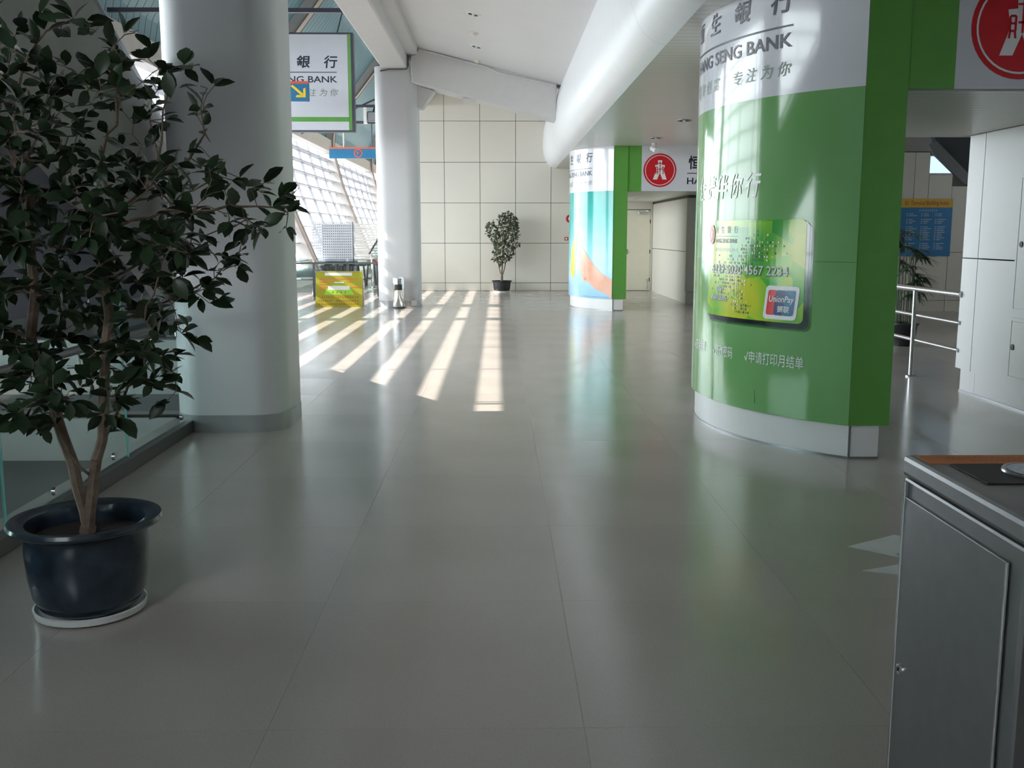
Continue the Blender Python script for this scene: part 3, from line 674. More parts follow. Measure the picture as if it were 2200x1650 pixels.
        for _ in range(520):
            g = rnd.choice([(0.55, 1.27, 0.13, 0.06), (0.62, 1.14, 0.12, 0.05), (0.78, 1.33, 0.14, 0.05), (0.93, 1.43, 0.09, 0.07), (1.05, 1.44, 0.10, 0.05), (0.78, 1.06, 0.06, 0.07), (0.72, 1.20, 0.12, 0.05), (0.85, 0.99, 0.05, 0.05)])
            u = round(rnd.gauss(g[0], g[2] * 0.7) / 0.025) * 0.025; w = round(rnd.gauss(g[1], g[3] * 0.8) / 0.026) * 0.026
            if not (0.33 < u < 1.36 and 0.95 < w < 1.60) or (u < 0.78 and w > 1.385) or (u > 1.02 and w < 1.19): continue
            m = rnd.choice(['card_dark'] * 5 + ['card_lime'] * 3 + ['ink_white'])
            q = rnd.uniform(0.005, 0.009); rect(groups[m], u - q * 0.8, u + q * 0.8, w - q, w + q, lambda a, b: m2(a, b, rnd.uniform(0.0, 0.0005)))
        for m, mb in groups.items():
            o = mb.build('pixel_map', m, cd, recalc=False); o['kind'] = 'stuff'
        for (body, u0, u1, w0, w1) in (('6229 5020 4567 2234', 0.385, 1.27, 1.245, 1.312), ('05/06', 0.47, 0.55, 1.10, 1.145), ('VIVIAN LEUNG', 0.38, 0.63, 1.035, 1.078)):
            letters('lettering', cd, body, (u0 + 0.005, u1 + 0.005, w0 - 0.006, w1 - 0.006), lambda u, w: m2(u, w, 0.001), 'card_dark', 0.02)
            letters('lettering', cd, body, (u0, u1, w0, w1), lambda u, w: m2(u, w, 0.002), 'card_silver', 0.006)
        b0 = rshape(1.055, 1.345, 0.935, 1.175, 0.03, 0.010, 'ink_white', 'badge_print', cd, 0.12)
        for (a, b, m) in ((1.085, 1.165, 'card_red'), (1.155, 1.245, 'card_navy'), (1.235, 1.32, 'card_teal')):
            rshape(a, b, 0.965, 1.145, 0.018, 0.012 + (b - 1) * 0.004, m, 'badge_band', b0, 0.12)
        letters('lettering', b0, 'UnionPay', (1.115, 1.33, 1.045, 1.105), lambda u, w: mp(u, w, 0.016), 'ink_white', 0.016, 0.15)
        letters('lettering', b0, '银联', (1.19, 1.295, 0.985, 1.035), lambda u, w: mp(u, w, 0.016), 'ink_white', 0.02, 0.15)
    else:
        gp = shell(0.24, top_split, 'poster_sea', 'poster_print')
        hand = [(0.71, 1.293), (0.85, 1.285), (1.0, 1.20), (1.1, 1.09), (1.16, 1.03), (1.35, 0.86), (1.56, 0.71), (1.765, 0.62), (1.765, 0.245), (1.62, 0.33), (1.48, 0.385), (1.36, 0.41), (1.19, 0.515), (1.08, 0.57), (0.99, 0.54), (0.92, 0.615), (0.90, 0.70), (0.83, 0.765), (0.84, 0.88), (0.93, 0.97), (1.02, 1.04), (0.95, 1.145), (0.82, 1.20), (0.72, 1.25)]
        def strips(poly, off, m, nm, N=40):
            us = [p[0] for p in poly]; u0, u1 = min(us), max(us); mb = MB(); prev = None
            for i in range(N + 1):
                u = u0 + (u1 - u0) * (i + 1e-4) / (N + 2e-4); ws = []
                for (a, b) in zip(poly, poly[1:] + poly[:1]):
                    if (a[0] - u) * (b[0] - u) < 0: t = (u - a[0]) / (b[0] - a[0]); ws.append(a[1] + t * (b[1] - a[1]))
                ws.sort()
                if len(ws) < 2: prev = None; continue
                cur = (mp(u, ws[0], off), mp(u, ws[-1], off))
                if prev: mb.add([prev[0], cur[0], cur[1], prev[1]], [(0, 1, 2, 3)])
                prev = cur
            return mb.build(nm, m, gp, recalc=False)
        h = strips(hand, 0.005, 'skin', 'hand_print')
        for pts_ in ([(0.99, 0.97), (1.0, 0.80), (1.02, 0.70)], [(0.90, 0.72), (0.98, 0.68), (1.06, 0.60)]):
            mb = MB()
            for (a, b) in zip(pts_[:-1], pts_[1:]): patch(mb, [(a[0] - 0.008, a[1]), (a[0] + 0.008, a[1]), (b[0] + 0.008, b[1]), (b[0] - 0.008, b[1])], lambda u, w: mp(u, w, 0.007))
            mb.build('finger_crease', 'finger_nail', h, recalc=False)
        mb = MB(); patch(mb, [(1.0, 0.59), (1.07, 0.6), (1.06, 0.64), (1.0, 0.64)], lambda u, w: mp(u, w, 0.007)); mb.build('nail', 'finger_nail', h, recalc=False)
        strips([(0.30, 0.75), (0.42, 0.62), (0.55, 0.66), (0.60, 0.95), (0.66, 1.3), (0.71, 1.55), (0.62, 1.58), (0.5, 1.4), (0.36, 1.2)], 0.004, 'poster_yellow', 'flower_print')
        mb = MB(); marks(mb, 0.50, 0.84, 1.66, 1.78, 4, mp, 12, 0.6); marks(mb, 0.84, 1.02, 1.36, 1.46, 2, mp, 13, 0.6); o = mb.build('small_print', 'ink_white', gp, recalc=False); o['kind'] = 'stuff'
        mb = MB(); rect(mb, 0.95, 1.7, 0.262, 0.268, mp, 12); mb.build('small_print', 'card_teal', gp, recalc=False)
    return c
ad_column('advertising_column', 'curved column wrapped in green poster with printed bank card', 3.57, 8.22, 2.5, True)
ad_column('advertising_column', 'curved column wrapped in sea-blue poster with pointing hand', 3.44, 21.46, 2.37, False)

def header(name, label, x0, xg, x1, y, z0, lx, lz, lr, tx):
    h = root(name, label, 'sign', (x0, y, z0))
    H = SZ - z0
    MB().box(0, xg - x0, 0.0, 0.14, 0, H).build('green_panel', 'green_print', h)
    w = MB().box(xg - x0, x1 - x0, 0.0, 0.14, 0, H).build('white_panel', 'white_panel', h)
    mp = lambda u, ww, off=0.003: (u - x0, -off, ww - z0)
    logo(w, mp, lx, lz, lr, 0.003)
    spaced('lettering', w, '恒生銀行', tx, tx + 1.75, lz + 0.02, lz + 0.28, mp, 'ink_navy', 0.022, 0.0, 0.46)
    mb = MB(); rect(mb, tx - 0.02, tx + 1.75, lz - 0.065, lz - 0.05, mp); mb.build('rule', 'ink_navy', w, recalc=False)
    letters('big_lettering', w, 'HANG SENG BANK', (tx - 0.02, tx + 1.75, lz - 0.27, lz - 0.14), mp, 'ink_navy', 0.014)
    return h
header('header_sign', 'white bank header with red emblem over the opening to the stair hall', 2.691, 3.0, 4.56, 6.72, 2.485, 3.42, 2.88, 0.335, 3.92)
header('header_sign', 'white bank header with red emblem over the alcove door', 2.552, 2.83, 5.5, 19.965, 2.36, 3.19, 2.765, 0.325, 3.75)

# ================================================================== SIGNS IN THE HALL
s = root('hanging_sign', 'white bank lightbox with green border hung beside the near column', 'sign', (-3.85, 19.0, 3.40))
W, Hh = 2.40, 1.77
fr = MB().box(-W / 2, W / 2, 0.0, 0.20, 0, Hh).build('frame', 'dark_frame', s, bevel=0.006)
x0, x1 = -5.15, -2.75
sx = lambda p_: -2.65 + (p_ - 760) * 0.0085 + 3.85
sz = lambda q_: (283 - q_) * 0.00831
mp = lambda u, w, off=0.004: (u, -off, w)
mb = MB(); rect(mb, -W / 2 + 0.03, sx(748), 0.03, Hh - 0.035, lambda u, w: mp(u, w, 0.002)); wf = mb.build('face', 'white_panel', s, recalc=False)
mb = MB(); rect(mb, sx(748.5), sx(755), 0.03, Hh - 0.03, lambda u, w: mp(u, w, 0.003)); mb.build('green_border', 'green_print', s, recalc=False)
mb = MB(); rect(mb, -W / 2 + 0.03, sx(748), sz(261), sz(251), lambda u, w: mp(u, w, 0.004)); mb.build('green_border', 'green_print', s, recalc=False)
a0, a1 = -0.85, sx(726)
spaced('lettering', wf, '恒生銀行', a0, a1, sz(146), sz(119), mp, 'ink_navy', 0.022, 0.1, 0.5)
mb = MB(); rect(mb, a0, sx(724), sz(155.6), sz(154), mp); mb.build('rule', 'ink_navy', wf, recalc=False)
letters('big_lettering', wf, 'HANG SENG BANK', (a0, sx(725), sz(177), sz(163)), mp, 'ink_navy', 0.014)
spaced('lettering', wf, '理财创富 专注为你', a0, sx(726), sz(206), sz(190), mp, 'card_grey', 0.0, 0.2, 0.72)
for x in (-0.9, 0.9): MB().tube([(x, 0.1, Hh), (x, 0.9, 2.36)], 0.012, 6).build('hanger', 'dark_frame', s)

s = root('arrow_sign', 'small blue sign with yellow arrow in front of the bank lightbox', 'sign', (-3.19, 17.4, 3.75))
MB().box(-0.95, 0, 0, 0.08, 0, 0.325).build('board', 'sign_blue', s, bevel=0.004)
MB().box(-0.95, 0, -0.006, 0.0, 0.285, 0.325).build('top_band', 'sign_orange', s)
mb = MB(); q = lambda u, w: (u, -0.005, w)
patch(mb, [(-0.30, 0.245), (-0.265, 0.265), (-0.085, 0.115), (-0.115, 0.085)], q); patch(mb, [(-0.05, 0.06), (-0.05, 0.22), (-0.09, 0.20), (-0.09, 0.10), (-0.20, 0.10), (-0.22, 0.06)], q)
mb.build('arrow', 'arrow_yellow', s, recalc=False)
MB().tube([(-0.75, 0.04, 0.325), (-0.75, 0.04, 2.1)], 0.012, 6).build('hanger', 'dark_frame', s)

s = root('direction_sign', 'long blue sign bar with orange band over the cafe', 'sign', (-4.94, 30.0, 3.71))
MB().box(0, 2.2, -0.06, 0.06, 0, 0.315).build('board', 'sign_blue', s, bevel=0.004)
MB().box(0, 2.2, -0.066, -0.06, 0.27, 0.315).build('top_band', 'sign_orange', s)
mb = MB(); R0, R1 = 0.125, 0.095
mb.add([(0.845 + r * math.cos(2 * PI * i / 28), -0.067, 0.14 + r * math.sin(2 * PI * i / 28)) for r in (R0, R1) for i in range(28)], [(i, (i + 1) % 28, 28 + (i + 1) % 28, 28 + i) for i in range(28)]); mb.build('ring_symbol', 'sign_orange', s, recalc=False)
letters('lettering', s, 'P', (0.81, 0.88, 0.09, 0.19), lambda u, w: (u, -0.067, w), 'sign_orange', 0.02)
for x in (0.42, 1.25, 1.95): MB().tube([(x, 0, 0.315), (x, 0, 1.0)], 0.018, 6).build('hanger', 'lamp_glass' if x < 1.2 else 'dark_frame', s)

fl = root('floodlight', 'small floodlight clamped to the steel tie by the far column', 'lamp', (-3.59, 29.6, 4.86))
MB().box(-0.16, 0.16, -0.12, 0.12, -0.14, 0.14).build('housing', 'steel_dark', fl, bevel=0.03)
MB().box(-0.26, -0.17, -0.16, 0.04, -0.2, 0.24).build('reflector_flap', 'ink_white', fl)
MB().box(0.17, 0.26, -0.16, 0.04, -0.1, 0.22).build('reflector_flap', 'ink_white', fl)
MB().tube([(0, 0, 0.13), (0, 0.36, 0.28)], 0.03, 8).build('bracket', 'dark_frame', fl)

# yellow folding board
bd = root('folding_board', 'yellow folding notice board with red lines of text', 'sign', (-3.35, 21.0, 0))
W, Hh, t = 0.98, 0.745, 0.16
def panel(y0, y1, nm, m):
    return MB().add([(-W / 2, y0, 0), (W / 2, y0, 0), (W / 2, y1, Hh), (-W / 2, y1, Hh), (-W / 2, y0 + 0.018, 0), (W / 2, y0 + 0.018, 0), (W / 2, y1 + 0.018, Hh), (-W / 2, y1 + 0.018, Hh)],
                    [(0, 1, 2, 3), (7, 6, 5, 4), (0, 4, 5, 1), (1, 5, 6, 2), (2, 6, 7, 3), (3, 7, 4, 0)]).build(nm, m, bd)
fp = panel(0.0, 0.17, 'front_panel', 'sign_yellow'); panel(0.36, 0.192, 'rear_panel', 'sign_sticker')
for x in (-0.35, 0.35): MB().box(x - 0.05, x + 0.05, 0.15, 0.22, Hh - 0.005, Hh + 0.008).build('hinge', 'steel', bd)
q = lambda u, w, off=0.004: (u, 0.17 * w / Hh - off, w)
def bar(u0, u1, w0, w1, m, nm, off=0.004): mb = MB(); rect(mb, u0, u1, w0, w1, lambda a, b: q(a, b, off)); return mb.build(nm, m, fp, recalc=False)
bar(-0.30, 0.27, 0.655, 0.715, 'sign_sticker', 'paper_strip')
mb = MB(); patch(mb, [(-0.32, 0.26), (0.32, 0.26), (0.22, 0.43), (0.1, 0.46), (-0.1, 0.46), (-0.22, 0.43)], lambda a, b: q(a, b, 0.003)); mb.build('printed_shape', 'sign_green', fp, recalc=False)
bar(-0.1, 0.1, 0.50, 0.525, 'sign_sticker', 'paper_strip'); bar(-0.23, 0.22, 0.36, 0.44, 'sign_sticker', 'paper_strip')
mb = MB()
for k, (w, u0, u1) in enumerate([(0.585, -0.42, 0.40), (0.525, -0.42, -0.14), (0.525, 0.14, 0.28), (0.47, -0.42, -0.2), (0.41, -0.42, -0.25), (0.41, 0.24, 0.44), (0.36, -0.42, -0.28)]): rect(mb, u0, u1, w, w + 0.014, q)
o = mb.build('small_print', 'sign_orange', fp, recalc=False); o['kind'] = 'stuff'
mb = MB(); marks(mb, -0.15, 0.20, 0.285, 0.33, 4, q, 3, 0.5)
for (u0, u1, w, n, sd) in ((-0.36, -0.10, 0.19, 6, 4), (-0.03, 0.42, 0.19, 9, 5), (-0.43, -0.12, 0.115, 7, 6), (-0.06, 0.42, 0.115, 10, 7), (-0.43, 0.43, 0.045, 18, 8)): marks(mb, u0, u1, w, w + 0.042, n, q, sd)
o = mb.build('small_print', 'sign_red', fp, recalc=False); o['kind'] = 'stuff'

# chrome litter bin at the far column
lt_ = root('litter_bin', 'round chrome ash bin at the foot of the far column', 'bin', (-2.055, 20.72, 0))
MB().lathe([(0.115, 0.0), (0.122, 0.01), (0.122, 0.60), (0.118, 0.62), (0.10, 0.625), (0.095, 0.595), (0.0, 0.59)], 32).build('body', 'chrome', lt_, True)
mb = MB()
vv = []; ff = []
for i in range(9):
    a = -PI / 2 + (i - 4) * 0.16
    for z in (0.38, 0.50): vv.append((0.1245 * math.cos(a), 0.1245 * math.sin(a), z))
    if i: ff.append((2 * i - 2, 2 * i, 2 * i + 1, 2 * i - 1))
mb.add(vv, ff).build('opening', 'dark_plastic', lt_, True)
MB().lathe([(0.124, 0.0), (0.126, 0.0), (0.126, 0.03), (0.124, 0.03)], 32, cap=False).build('foot_ring', 'dark_plastic', lt_, True)

# ================================================================== CAFE BEYOND THE FAR COLUMN
bl = root('glass_railing', 'glass railing with dark posts in front of the cafe chairs', 'railing', (-4.08, 24.5, 0))
for x0, x1 in ((-1.6, -0.42), (-0.40, 0.40), (0.42, 1.15)):
    MB().box(x0 + 0.02, x1 - 0.02, -0.006, 0.006, 0.10, 0.92).build('pane', 'glass_teal', bl)
for x in (-1.6, -0.41, 0.41, 1.15): MB().box(x - 0.025, x + 0.025, -0.03, 0.03, 0.0, 0.80).build('post', 'dark_frame', bl)
MB().tube([(-1.6, 0, 0.815), (1.15, 0, 0.815)], 0.022, 8).build('top_rail', 'steel_dark', bl)
# perforated screen
scr = root('perforated_screen', 'white perforated cafe screen with slatted side', 'screen', (-5.41, 33.0, 0))
wS, z0, z1 = 1.36, 0.62, 1.90; nx, nz = 20, 15; cw_, ch_ = wS / nx, (z1 - z0) / nz
mb = MB()
for i in range(nx):
    for k in range(nz):
        cx_, cz_ = -wS / 2 + (i + 0.5) * cw_, z0 + (k + 0.5) * ch_; r = 0.019
        if i == nx - 1 or k == 0: r = 0.012
        out = [(cx_ + sxx * cw_ / 2, cz_ + szz * ch_ / 2) for sxx, szz in ((1, 0), (1, 1), (0, 1), (-1, 1), (-1, 0), (-1, -1), (0, -1), (1, -1))]
        inn = [(cx_ + r * math.cos(PI / 4 * j), cz_ + r * math.sin(PI / 4 * j)) for j in range(8)]
        mb.add([(x, 0, z) for x, z in out] + [(x, 0, z) for x, z in inn], [(j, (j + 1) % 8, 8 + (j + 1) % 8, 8 + j) for j in range(8)])
o = mb.build('perforated_panel', 'perf_white', scr); sm = o.modifiers.new('thick', 'SOLIDIFY'); sm.thickness = 0.012
MB().box(-wS / 2, wS / 2, 0.04, 0.9, 0.0, z0).build('counter_base', 'wall_dark', scr)
MB().box(wS / 2 - 0.02, wS / 2 + 0.01, 0, 0.04, z0, z1).build('corner_post', 'perf_white', scr)
MB().box(-0.42, wS / 2 - 0.05, 0.55, 0.60, z0, z1 - 0.08).build('added_dark_backing', 'wall_dark', scr)  # added dark sheet that stops backlight, so the holes look dark
slat_me = quickmesh(MB().box(-0.012, 0.012, 0, 1.9, -0.033, 0.033), 'slat', 'perf_white')
for k in range(14):
    share('slat', slat_me, scr, (wS / 2 + 0.02, 0.04, 0.68 + 0.088 * k), (0, 0, math.radians(-24)))
# stools
stool0 = None
def make_stool():
    t_ = root('cafe_stool', '', 'stool', group='black cafe stools')
    MB().lathe([(0.0, 0.60), (0.15, 0.60), (0.185, 0.615), (0.185, 0.645), (0.16, 0.66), (0.0, 0.662)], 16).build('seat', 'black_metal', t_, True)
    for k in range(4):
        a = PI / 4 + k * PI / 2
        MB().tube([(0.12 * math.cos(a), 0.12 * math.sin(a), 0.6), (0.20 * math.cos(a), 0.20 * math.sin(a), 0.0)], 0.016, 6).build('leg', 'black_metal', t_)
    MB().lathe([(0.165, 0.2), (0.18, 0.2), (0.18, 0.22), (0.165, 0.22)], 16, cap=False).build('foot_ring', 'black_metal', t_)
    return t_
def dup(rt):
    r = rt.copy(); col.objects.link(r)
    for ch in rt.children:
        c = ch.copy(); col.objects.link(c); c.parent = r
        for g in ch.children:
            d = g.copy(); col.objects.link(d); d.parent = c
    return r
proto = make_stool()
names = ['leftmost', 'second from the left', 'third from the left', 'fourth from the left', 'fifth from the left', 'rightmost']
for i, (x, y) in enumerate(((-5.0, 29.1), (-4.68, 29.7), (-4.42, 29.1), (-4.22, 29.7), (-3.98, 29.1), (-3.76, 29.7))):
    o = proto if i == 0 else dup(proto)
    o.location = (x, y, 0); o['label'] = 'black cafe stool behind the glass railing, ' + names[i] + (' of six' if i in (0, 5) else '')
# stanchion with rope
sp_ = root('rope_post', 'chrome rope post with red rope beside the far column', 'stanchion', (-3.55, 28.3, 0))
MB().lathe([(0.0, 0), (0.15, 0), (0.15, 0.015), (0.03, 0.04), (0.0, 0.04)], 20).build('base', 'chrome', sp_, True)
MB().lathe([(0.028, 0.03), (0.028, 0.82), (0.04, 0.83), (0.04, 0.86), (0.0, 0.88)], 14).build('pole', 'chrome', sp_, True)
MB().tube([(0.05 + 0.11 * i, -0.05 * i, 0.78 - 0.55 * math.sin(min(1, i / 8.0) * PI / 2) + 0.015 * i) for i in range(8)], 0.03, 8).build('rope', 'red_rope', sp_)
# steel bench
bn = root('steel_bench', 'shiny steel bench behind the glass railing', 'bench', (-5.25, 25.6, 0))
for k in range(5): MB().box(-0.7, 0.75, -0.24 + 0.1 * k, -0.16 + 0.1 * k, 0.36, 0.385).build('seat_slat', 'chrome', bn)
MB().box(-0.7, 0.75, 0.24, 0.27, 0.42, 0.62).build('backrest', 'chrome', bn)
for x in (-0.5, 0.55):
    MB().tube([(x, -0.2, 0.0), (x, -0.05, 0.36)], 0.02, 8).build('leg', 'chrome', bn); MB().tube([(x, 0.25, 0.0), (x, 0.25, 0.6)], 0.02, 8).build('leg', 'chrome', bn)
# escalator flank beyond the far column
es = root('escalator', 'glass sided escalator rising beyond the far column', 'escalator', (-3.55, 31.0, 0))
MB().prism([(-0.35, 0.0), (-0.35, 0.62), (0.9, 2.35), (1.4, 2.35), (1.4, 0.0)], -0.1, 0.1, 'y').build('flank', 'stair_grey', es)
MB().prism([(-0.35, 0.64), (-0.35, 1.0), (0.75, 2.75), (0.9, 2.37)], -0.03, -0.015, 'y').build('glass_side', 'glass_teal', es)
MB().tube([(-0.42, -0.02, 0.9), (-0.35, -0.02, 1.02), (0.75, -0.02, 2.77)], 0.03, 8).build('handrail', 'dark_plastic', es)

# ================================================================== CEILING FITTINGS
def downlight(x, y, label, soff=False):
    z = SZ if soff else ceil_z(x)
    d = root('downlight', label, 'ceiling light', (x, y, z), group='ceiling downlights')
    if not soff: d.rotation_euler = (0, math.atan(0.25), 0)
    MB().lathe([(0.085, -0.012), (0.12, -0.012), (0.125, 0.0), (0.08, 0.002)], 24, cap=False).build('trim_ring', 'steel_dark' if soff else 'wall_white', d, True)
    MB().lathe([(0.0, -0.004), (0.088, -0.004)], 24, cap=False).build('reflector', 'black_metal', d)
    MB().lathe([(0.0, -0.03), (0.02, -0.022), (0.028, -0.004)], 14, cap=False).build('bulb', 'lamp_glass', d, True)
    return d
downlight(-0.38, 16.33, 'dark downlight in the sloping ceiling, the one nearer the camera')
downlight(-0.39, 19.11, 'dark downlight in the sloping ceiling, the one nearer the cross beam')
downlight(2.82, 15.45, 'slotted downlight in the boarded soffit, nearer the green column', True)
downlight(2.84, 18.27, 'slotted downlight in the boarded soffit, nearer the red emblem', True)
for (y, lab) in ((17.84, 'cream smoke detector between the two ceiling downlights'), (20.55, 'small detector on the ceiling just before the cross beam')):
    d = root('smoke_detector', lab, 'smoke detector', (-0.40, y, ceil_z(-0.40)), group='smoke detectors'); d.rotation_euler = (0, math.atan(0.25), 0)
    MB().lathe([(0.075, 0.0), (0.075, -0.015), (0.0, -0.015)], 20).build('base', 'wall_cream', d, True)
    MB().lathe([(0.055, -0.015), (0.05, -0.05), (0.03, -0.065), (0.0, -0.066)], 20).build('sensor', 'wall_cream', d, True)
cm = root('security_camera', 'white security camera under the soffit by the header', 'camera', (2.98, 19.4, SZ))
MB().lathe([(0.05, 0.0), (0.05, -0.03), (0.02, -0.05), (0.02, -0.10), (0.0, -0.10)], 14).build('mount', 'wall_white', cm, True)
b_ = MB().tube([(-0.03, 0.02, -0.09), (0.03, -0.14, -0.15)], [0.055, 0.05], 12).build('body', 'wall_white', cm, True)
sp2 = root('ceiling_spot', 'small round light in the alcove ceiling', 'ceiling light', (3.35, 24.2, 2.36))
MB().lathe([(0.05, -0.01), (0.085, -0.01), (0.09, 0.0), (0.05, 0.0)], 20, cap=False).build('trim_ring', 'wall_white', sp2, True)
MB().lathe([(0.0, -0.005), (0.055, -0.005)], 20, cap=False).build('lens', 'lamp_glass', sp2)
# alarm fittings on the far wall
al = root('fire_bell', 'round red fire bell on the far cream wall', 'alarm', (1.93, YF, 1.92))
o = MB().lathe([(0.0, 0.05), (0.05, 0.05), (0.105, 0.035), (0.115, 0.0)], 24).build('gong', 'red_paint', al, True); o.rotation_euler = (PI / 2, 0, 0)
o = MB().lathe([(0.0, 0.062), (0.05, 0.06), (0.05, 0.045)], 20).build('boss', 'ink_white', al, True); o.rotation_euler = (PI / 2, 0, 0)
ca = root('call_point', 'small red fire call point with a white label', 'alarm', (1.83, YF, 1.39))
MB().box(-0.045, 0.045, -0.04, 0, -0.04, 0.045).build('housing', 'red_paint', ca, bevel=0.006); MB().box(-0.022, 0.022, -0.044, -0.04, -0.02, 0.02).build('glass', 'ink_white', ca)
MB().box(0.07, 0.16, -0.006, 0, -0.035, 0.035).build('label_plate', 'ink_white', ca)

# ================================================================== RIGHT SIDE
rl = root('steel_railing', 'steel pipe railing between the green column and the pale wall', 'railing', (4.5, 10.7, 0))
MB().lathe([(0.055, 0.0), (0.055, 0.012), (0.024, 0.02), (0.024, 0.935), (0.0, 0.935)], 16).build('post', 'steel', rl, True)
MB().lathe([(0.055, 0.0), (0.055, 0.012), (0.024, 0.02), (0.024, 0.935), (0.0, 0.935)], 16, (-0.02, 1.9, 0)).build('post', 'steel', rl, True)
MB().tube([(0.05, -0.97, 0.95), (-0.06, 2.6, 0.95)], 0.032, 12).build('top_rail', 'steel', rl, True)
for z in (0.67, 0.40): MB().tube([(0.05, -0.97, z), (-0.06, 2.6, z)], 0.02, 10).build('rail', 'steel', rl, True)

ix = root('index_board', 'blue and yellow terminal building index board on the back wall', 'sign', (7.86, 19.795, 1.09))
W, Hh = 1.09, 1.12
ib = MB().box(0, W, -0.025, 0, 0, Hh).build('board', 'index_blue', ix)
MB().box(0, W, -0.03, -0.025, Hh - 0.17, Hh).build('title_band', 'index_yellow', ix)
q = lambda u, w: (u, -0.033, w)
letters('lettering', ix, 'S1  Terminal Building Index', (0.14, W - 0.08, Hh - 0.145, Hh - 0.04), q, 'sign_red', 0.01)
rnd = random.Random(8); mb = MB(); marks(mb, 0.43, 0.80, Hh - 0.25, Hh - 0.205, 9, q, 31)
for ci, cxp in enumerate((0.18, 0.47, 0.75)):
    for k in range(20):
        w = Hh - 0.30 - 0.036 * k
        if k in (2, 6, 15): continue
        rect(mb, cxp, cxp + 0.03, w, w + 0.014, q); rect(mb, cxp + 0.05, cxp + 0.05 + rnd.uniform(0.07, 0.17), w, w + 0.014, q)
o = mb.build('index_entries', 'index_text', ib, recalc=False); o['kind'] = 'stuff'

st2 = root('upper_stair', 'dark underside of a stair flight in the side hall', 'stairs', (6.45, 15.0, 2.2))
MB().prism([(0.05, 0.62), (0.10, 0.56), (0.56, 0.14), (1.6, 0.14), (1.6, 0.88), (-0.05, 0.88)], 0, 0.12, 'y').build('flight_slab', 'stair_navy', st2)
MB().prism([(-0.10, 0.64), (-0.02, 0.50), (0.47, 0.06), (0.55, 0.06), (0.62, 0.12), (0.02, 0.68)], -0.06, 0.0, 'y').build('stringer', 'steel_dark', st2)

# lady palm behind the green column
rnd = random.Random(31)
pm = root('lady_palm', 'dark fan palm in a pot behind the steel railing', 'plant', (5.62, 13.7, 0))
MB().lathe([(0.0, 0), (0.15, 0), (0.19, 0.28), (0.21, 0.30), (0.21, 0.32), (0.18, 0.32), (0.17, 0.27), (0.0, 0.27)], 20).build('pot', 'pot_black', pm, True)
MB().lathe([(0.0, 0.275), (0.168, 0.272)], 18, cap=False).build('soil', 'soil', pm)
def blade(mb, o, d, L, w, droop):
    d = d.normalized(); side = d.cross(Vector((0, 0, 1)))
    if side.length < 0.05: side = Vector((1, 0, 0))
    side.normalize(); p = []
    for i in range(4):
        t = i / 3; c = o + d * L * t + Vector((0, 0, -droop * L * t * t)); ww = w * (0.5, 1.0, 0.8, 0.12)[i]
        p += [c - side * ww, c + side * ww]
    mb.add(p, [(0, 1, 3, 2), (2, 3, 5, 4), (4, 5, 7, 6)])
for k in range(20):
    a = rnd.uniform(0, 2 * PI) if k % 3 else rnd.uniform(-1.2, 0.9); z = 0.62 + 0.88 * ((k * 7) % 20) / 19; ln = rnd.uniform(0.06, 0.20)
    tip = Vector((ln * math.cos(a), ln * math.sin(a), z + 0.10))
    MB().tube([(0.10 * math.cos(k * 2.4), 0.10 * math.sin(k * 2.4), 0.27), (0.11 * math.cos(k * 2.4), 0.11 * math.sin(k * 2.4), z), tip], [0.007, 0.006, 0.004], 6).build('cane', 'palm_leaf', pm)
    mb = MB()
    for j in range(11):
        b = a + (j - 5) * 0.27; blade(mb, tip, Vector((math.cos(b), math.sin(b), 0.30 - 0.07 * abs(j - 5))), rnd.uniform(0.20, 0.30), 0.019, rnd.uniform(0.2, 0.7))
    mb.build('fan_leaf', 'palm_leaf', pm)

# steel waste bin in the foreground
bx = root('waste_bin', 'brushed steel waste bin with orange label on its top', 'bin', (1.02, 1.84, 0))
Wb, Db, Hb = 0.52, 0.585, 1.0
MB().box(0.0, Wb, 0.0, Db, 0.03, Hb - 0.055).build('body', 'steel_brushed', bx, bevel=0.008)
MB().box(0.03, Wb - 0.03, 0.03, Db - 0.03, 0.0, 0.03).build('foot', 'dark_plastic', bx)
lid = MB().box(-0.006, Wb + 0.006, -0.006, Db + 0.006, Hb - 0.052, Hb).build('lid', 'steel_brushed', bx, bevel=0.012)
dr = MB().box(-0.007, 0.0, 0.055, Db - 0.022, 0.08, Hb - 0.10).build('door', 'steel_brushed', bx, bevel=0.002)
MB().tube([(-0.006, Db - 0.024, 0.08), (-0.006, Db - 0.024, Hb - 0.062)], 0.005, 10).build('door_edge', 'steel', dr, True)
MB().tube([(-0.006, 0.054, 0.08), (-0.006, 0.054, Hb - 0.10)], 0.004, 10).build('door_edge', 'steel', dr, True)
k = MB().lathe([(0.0, 0.004), (0.006, 0.004), (0.008, 0.006), (0.013, 0.005), (0.014, 0.0)], 20).build('lock', 'chrome', dr, True, (-0.007, 0.525, 0.46)); k.rotation_euler = (0, -PI / 2, 0)
k2 = MB().lathe([(0.0, 0.0075), (0.0045, 0.0075), (0.0045, 0.0045)], 12).build('keyhole', 'dark_plastic', k, True)
MB().box(0.02, 0.40, Db - 0.10, Db - 0.012, Hb, Hb + 0.0015).build('warning_label', 'label_orange', lid)
mb = MB(); qq = lambda u, w: (u, w, Hb + 0.002)
marks(mb, 0.08, 0.30, Db - 0.055, Db - 0.040, 16, qq, 21); marks(mb, 0.13, 0.26, Db - 0.082, Db - 0.067, 9, qq, 22)
o = mb.build('small_print', 'sign_red', lid, recalc=False); o['kind'] = 'stuff'
MB().box(0.06, 0.46, Db - 0.30, Db - 0.112, Hb, Hb + 0.003).build('tray_surround', 'dark_plastic', lid, bevel=0.001)
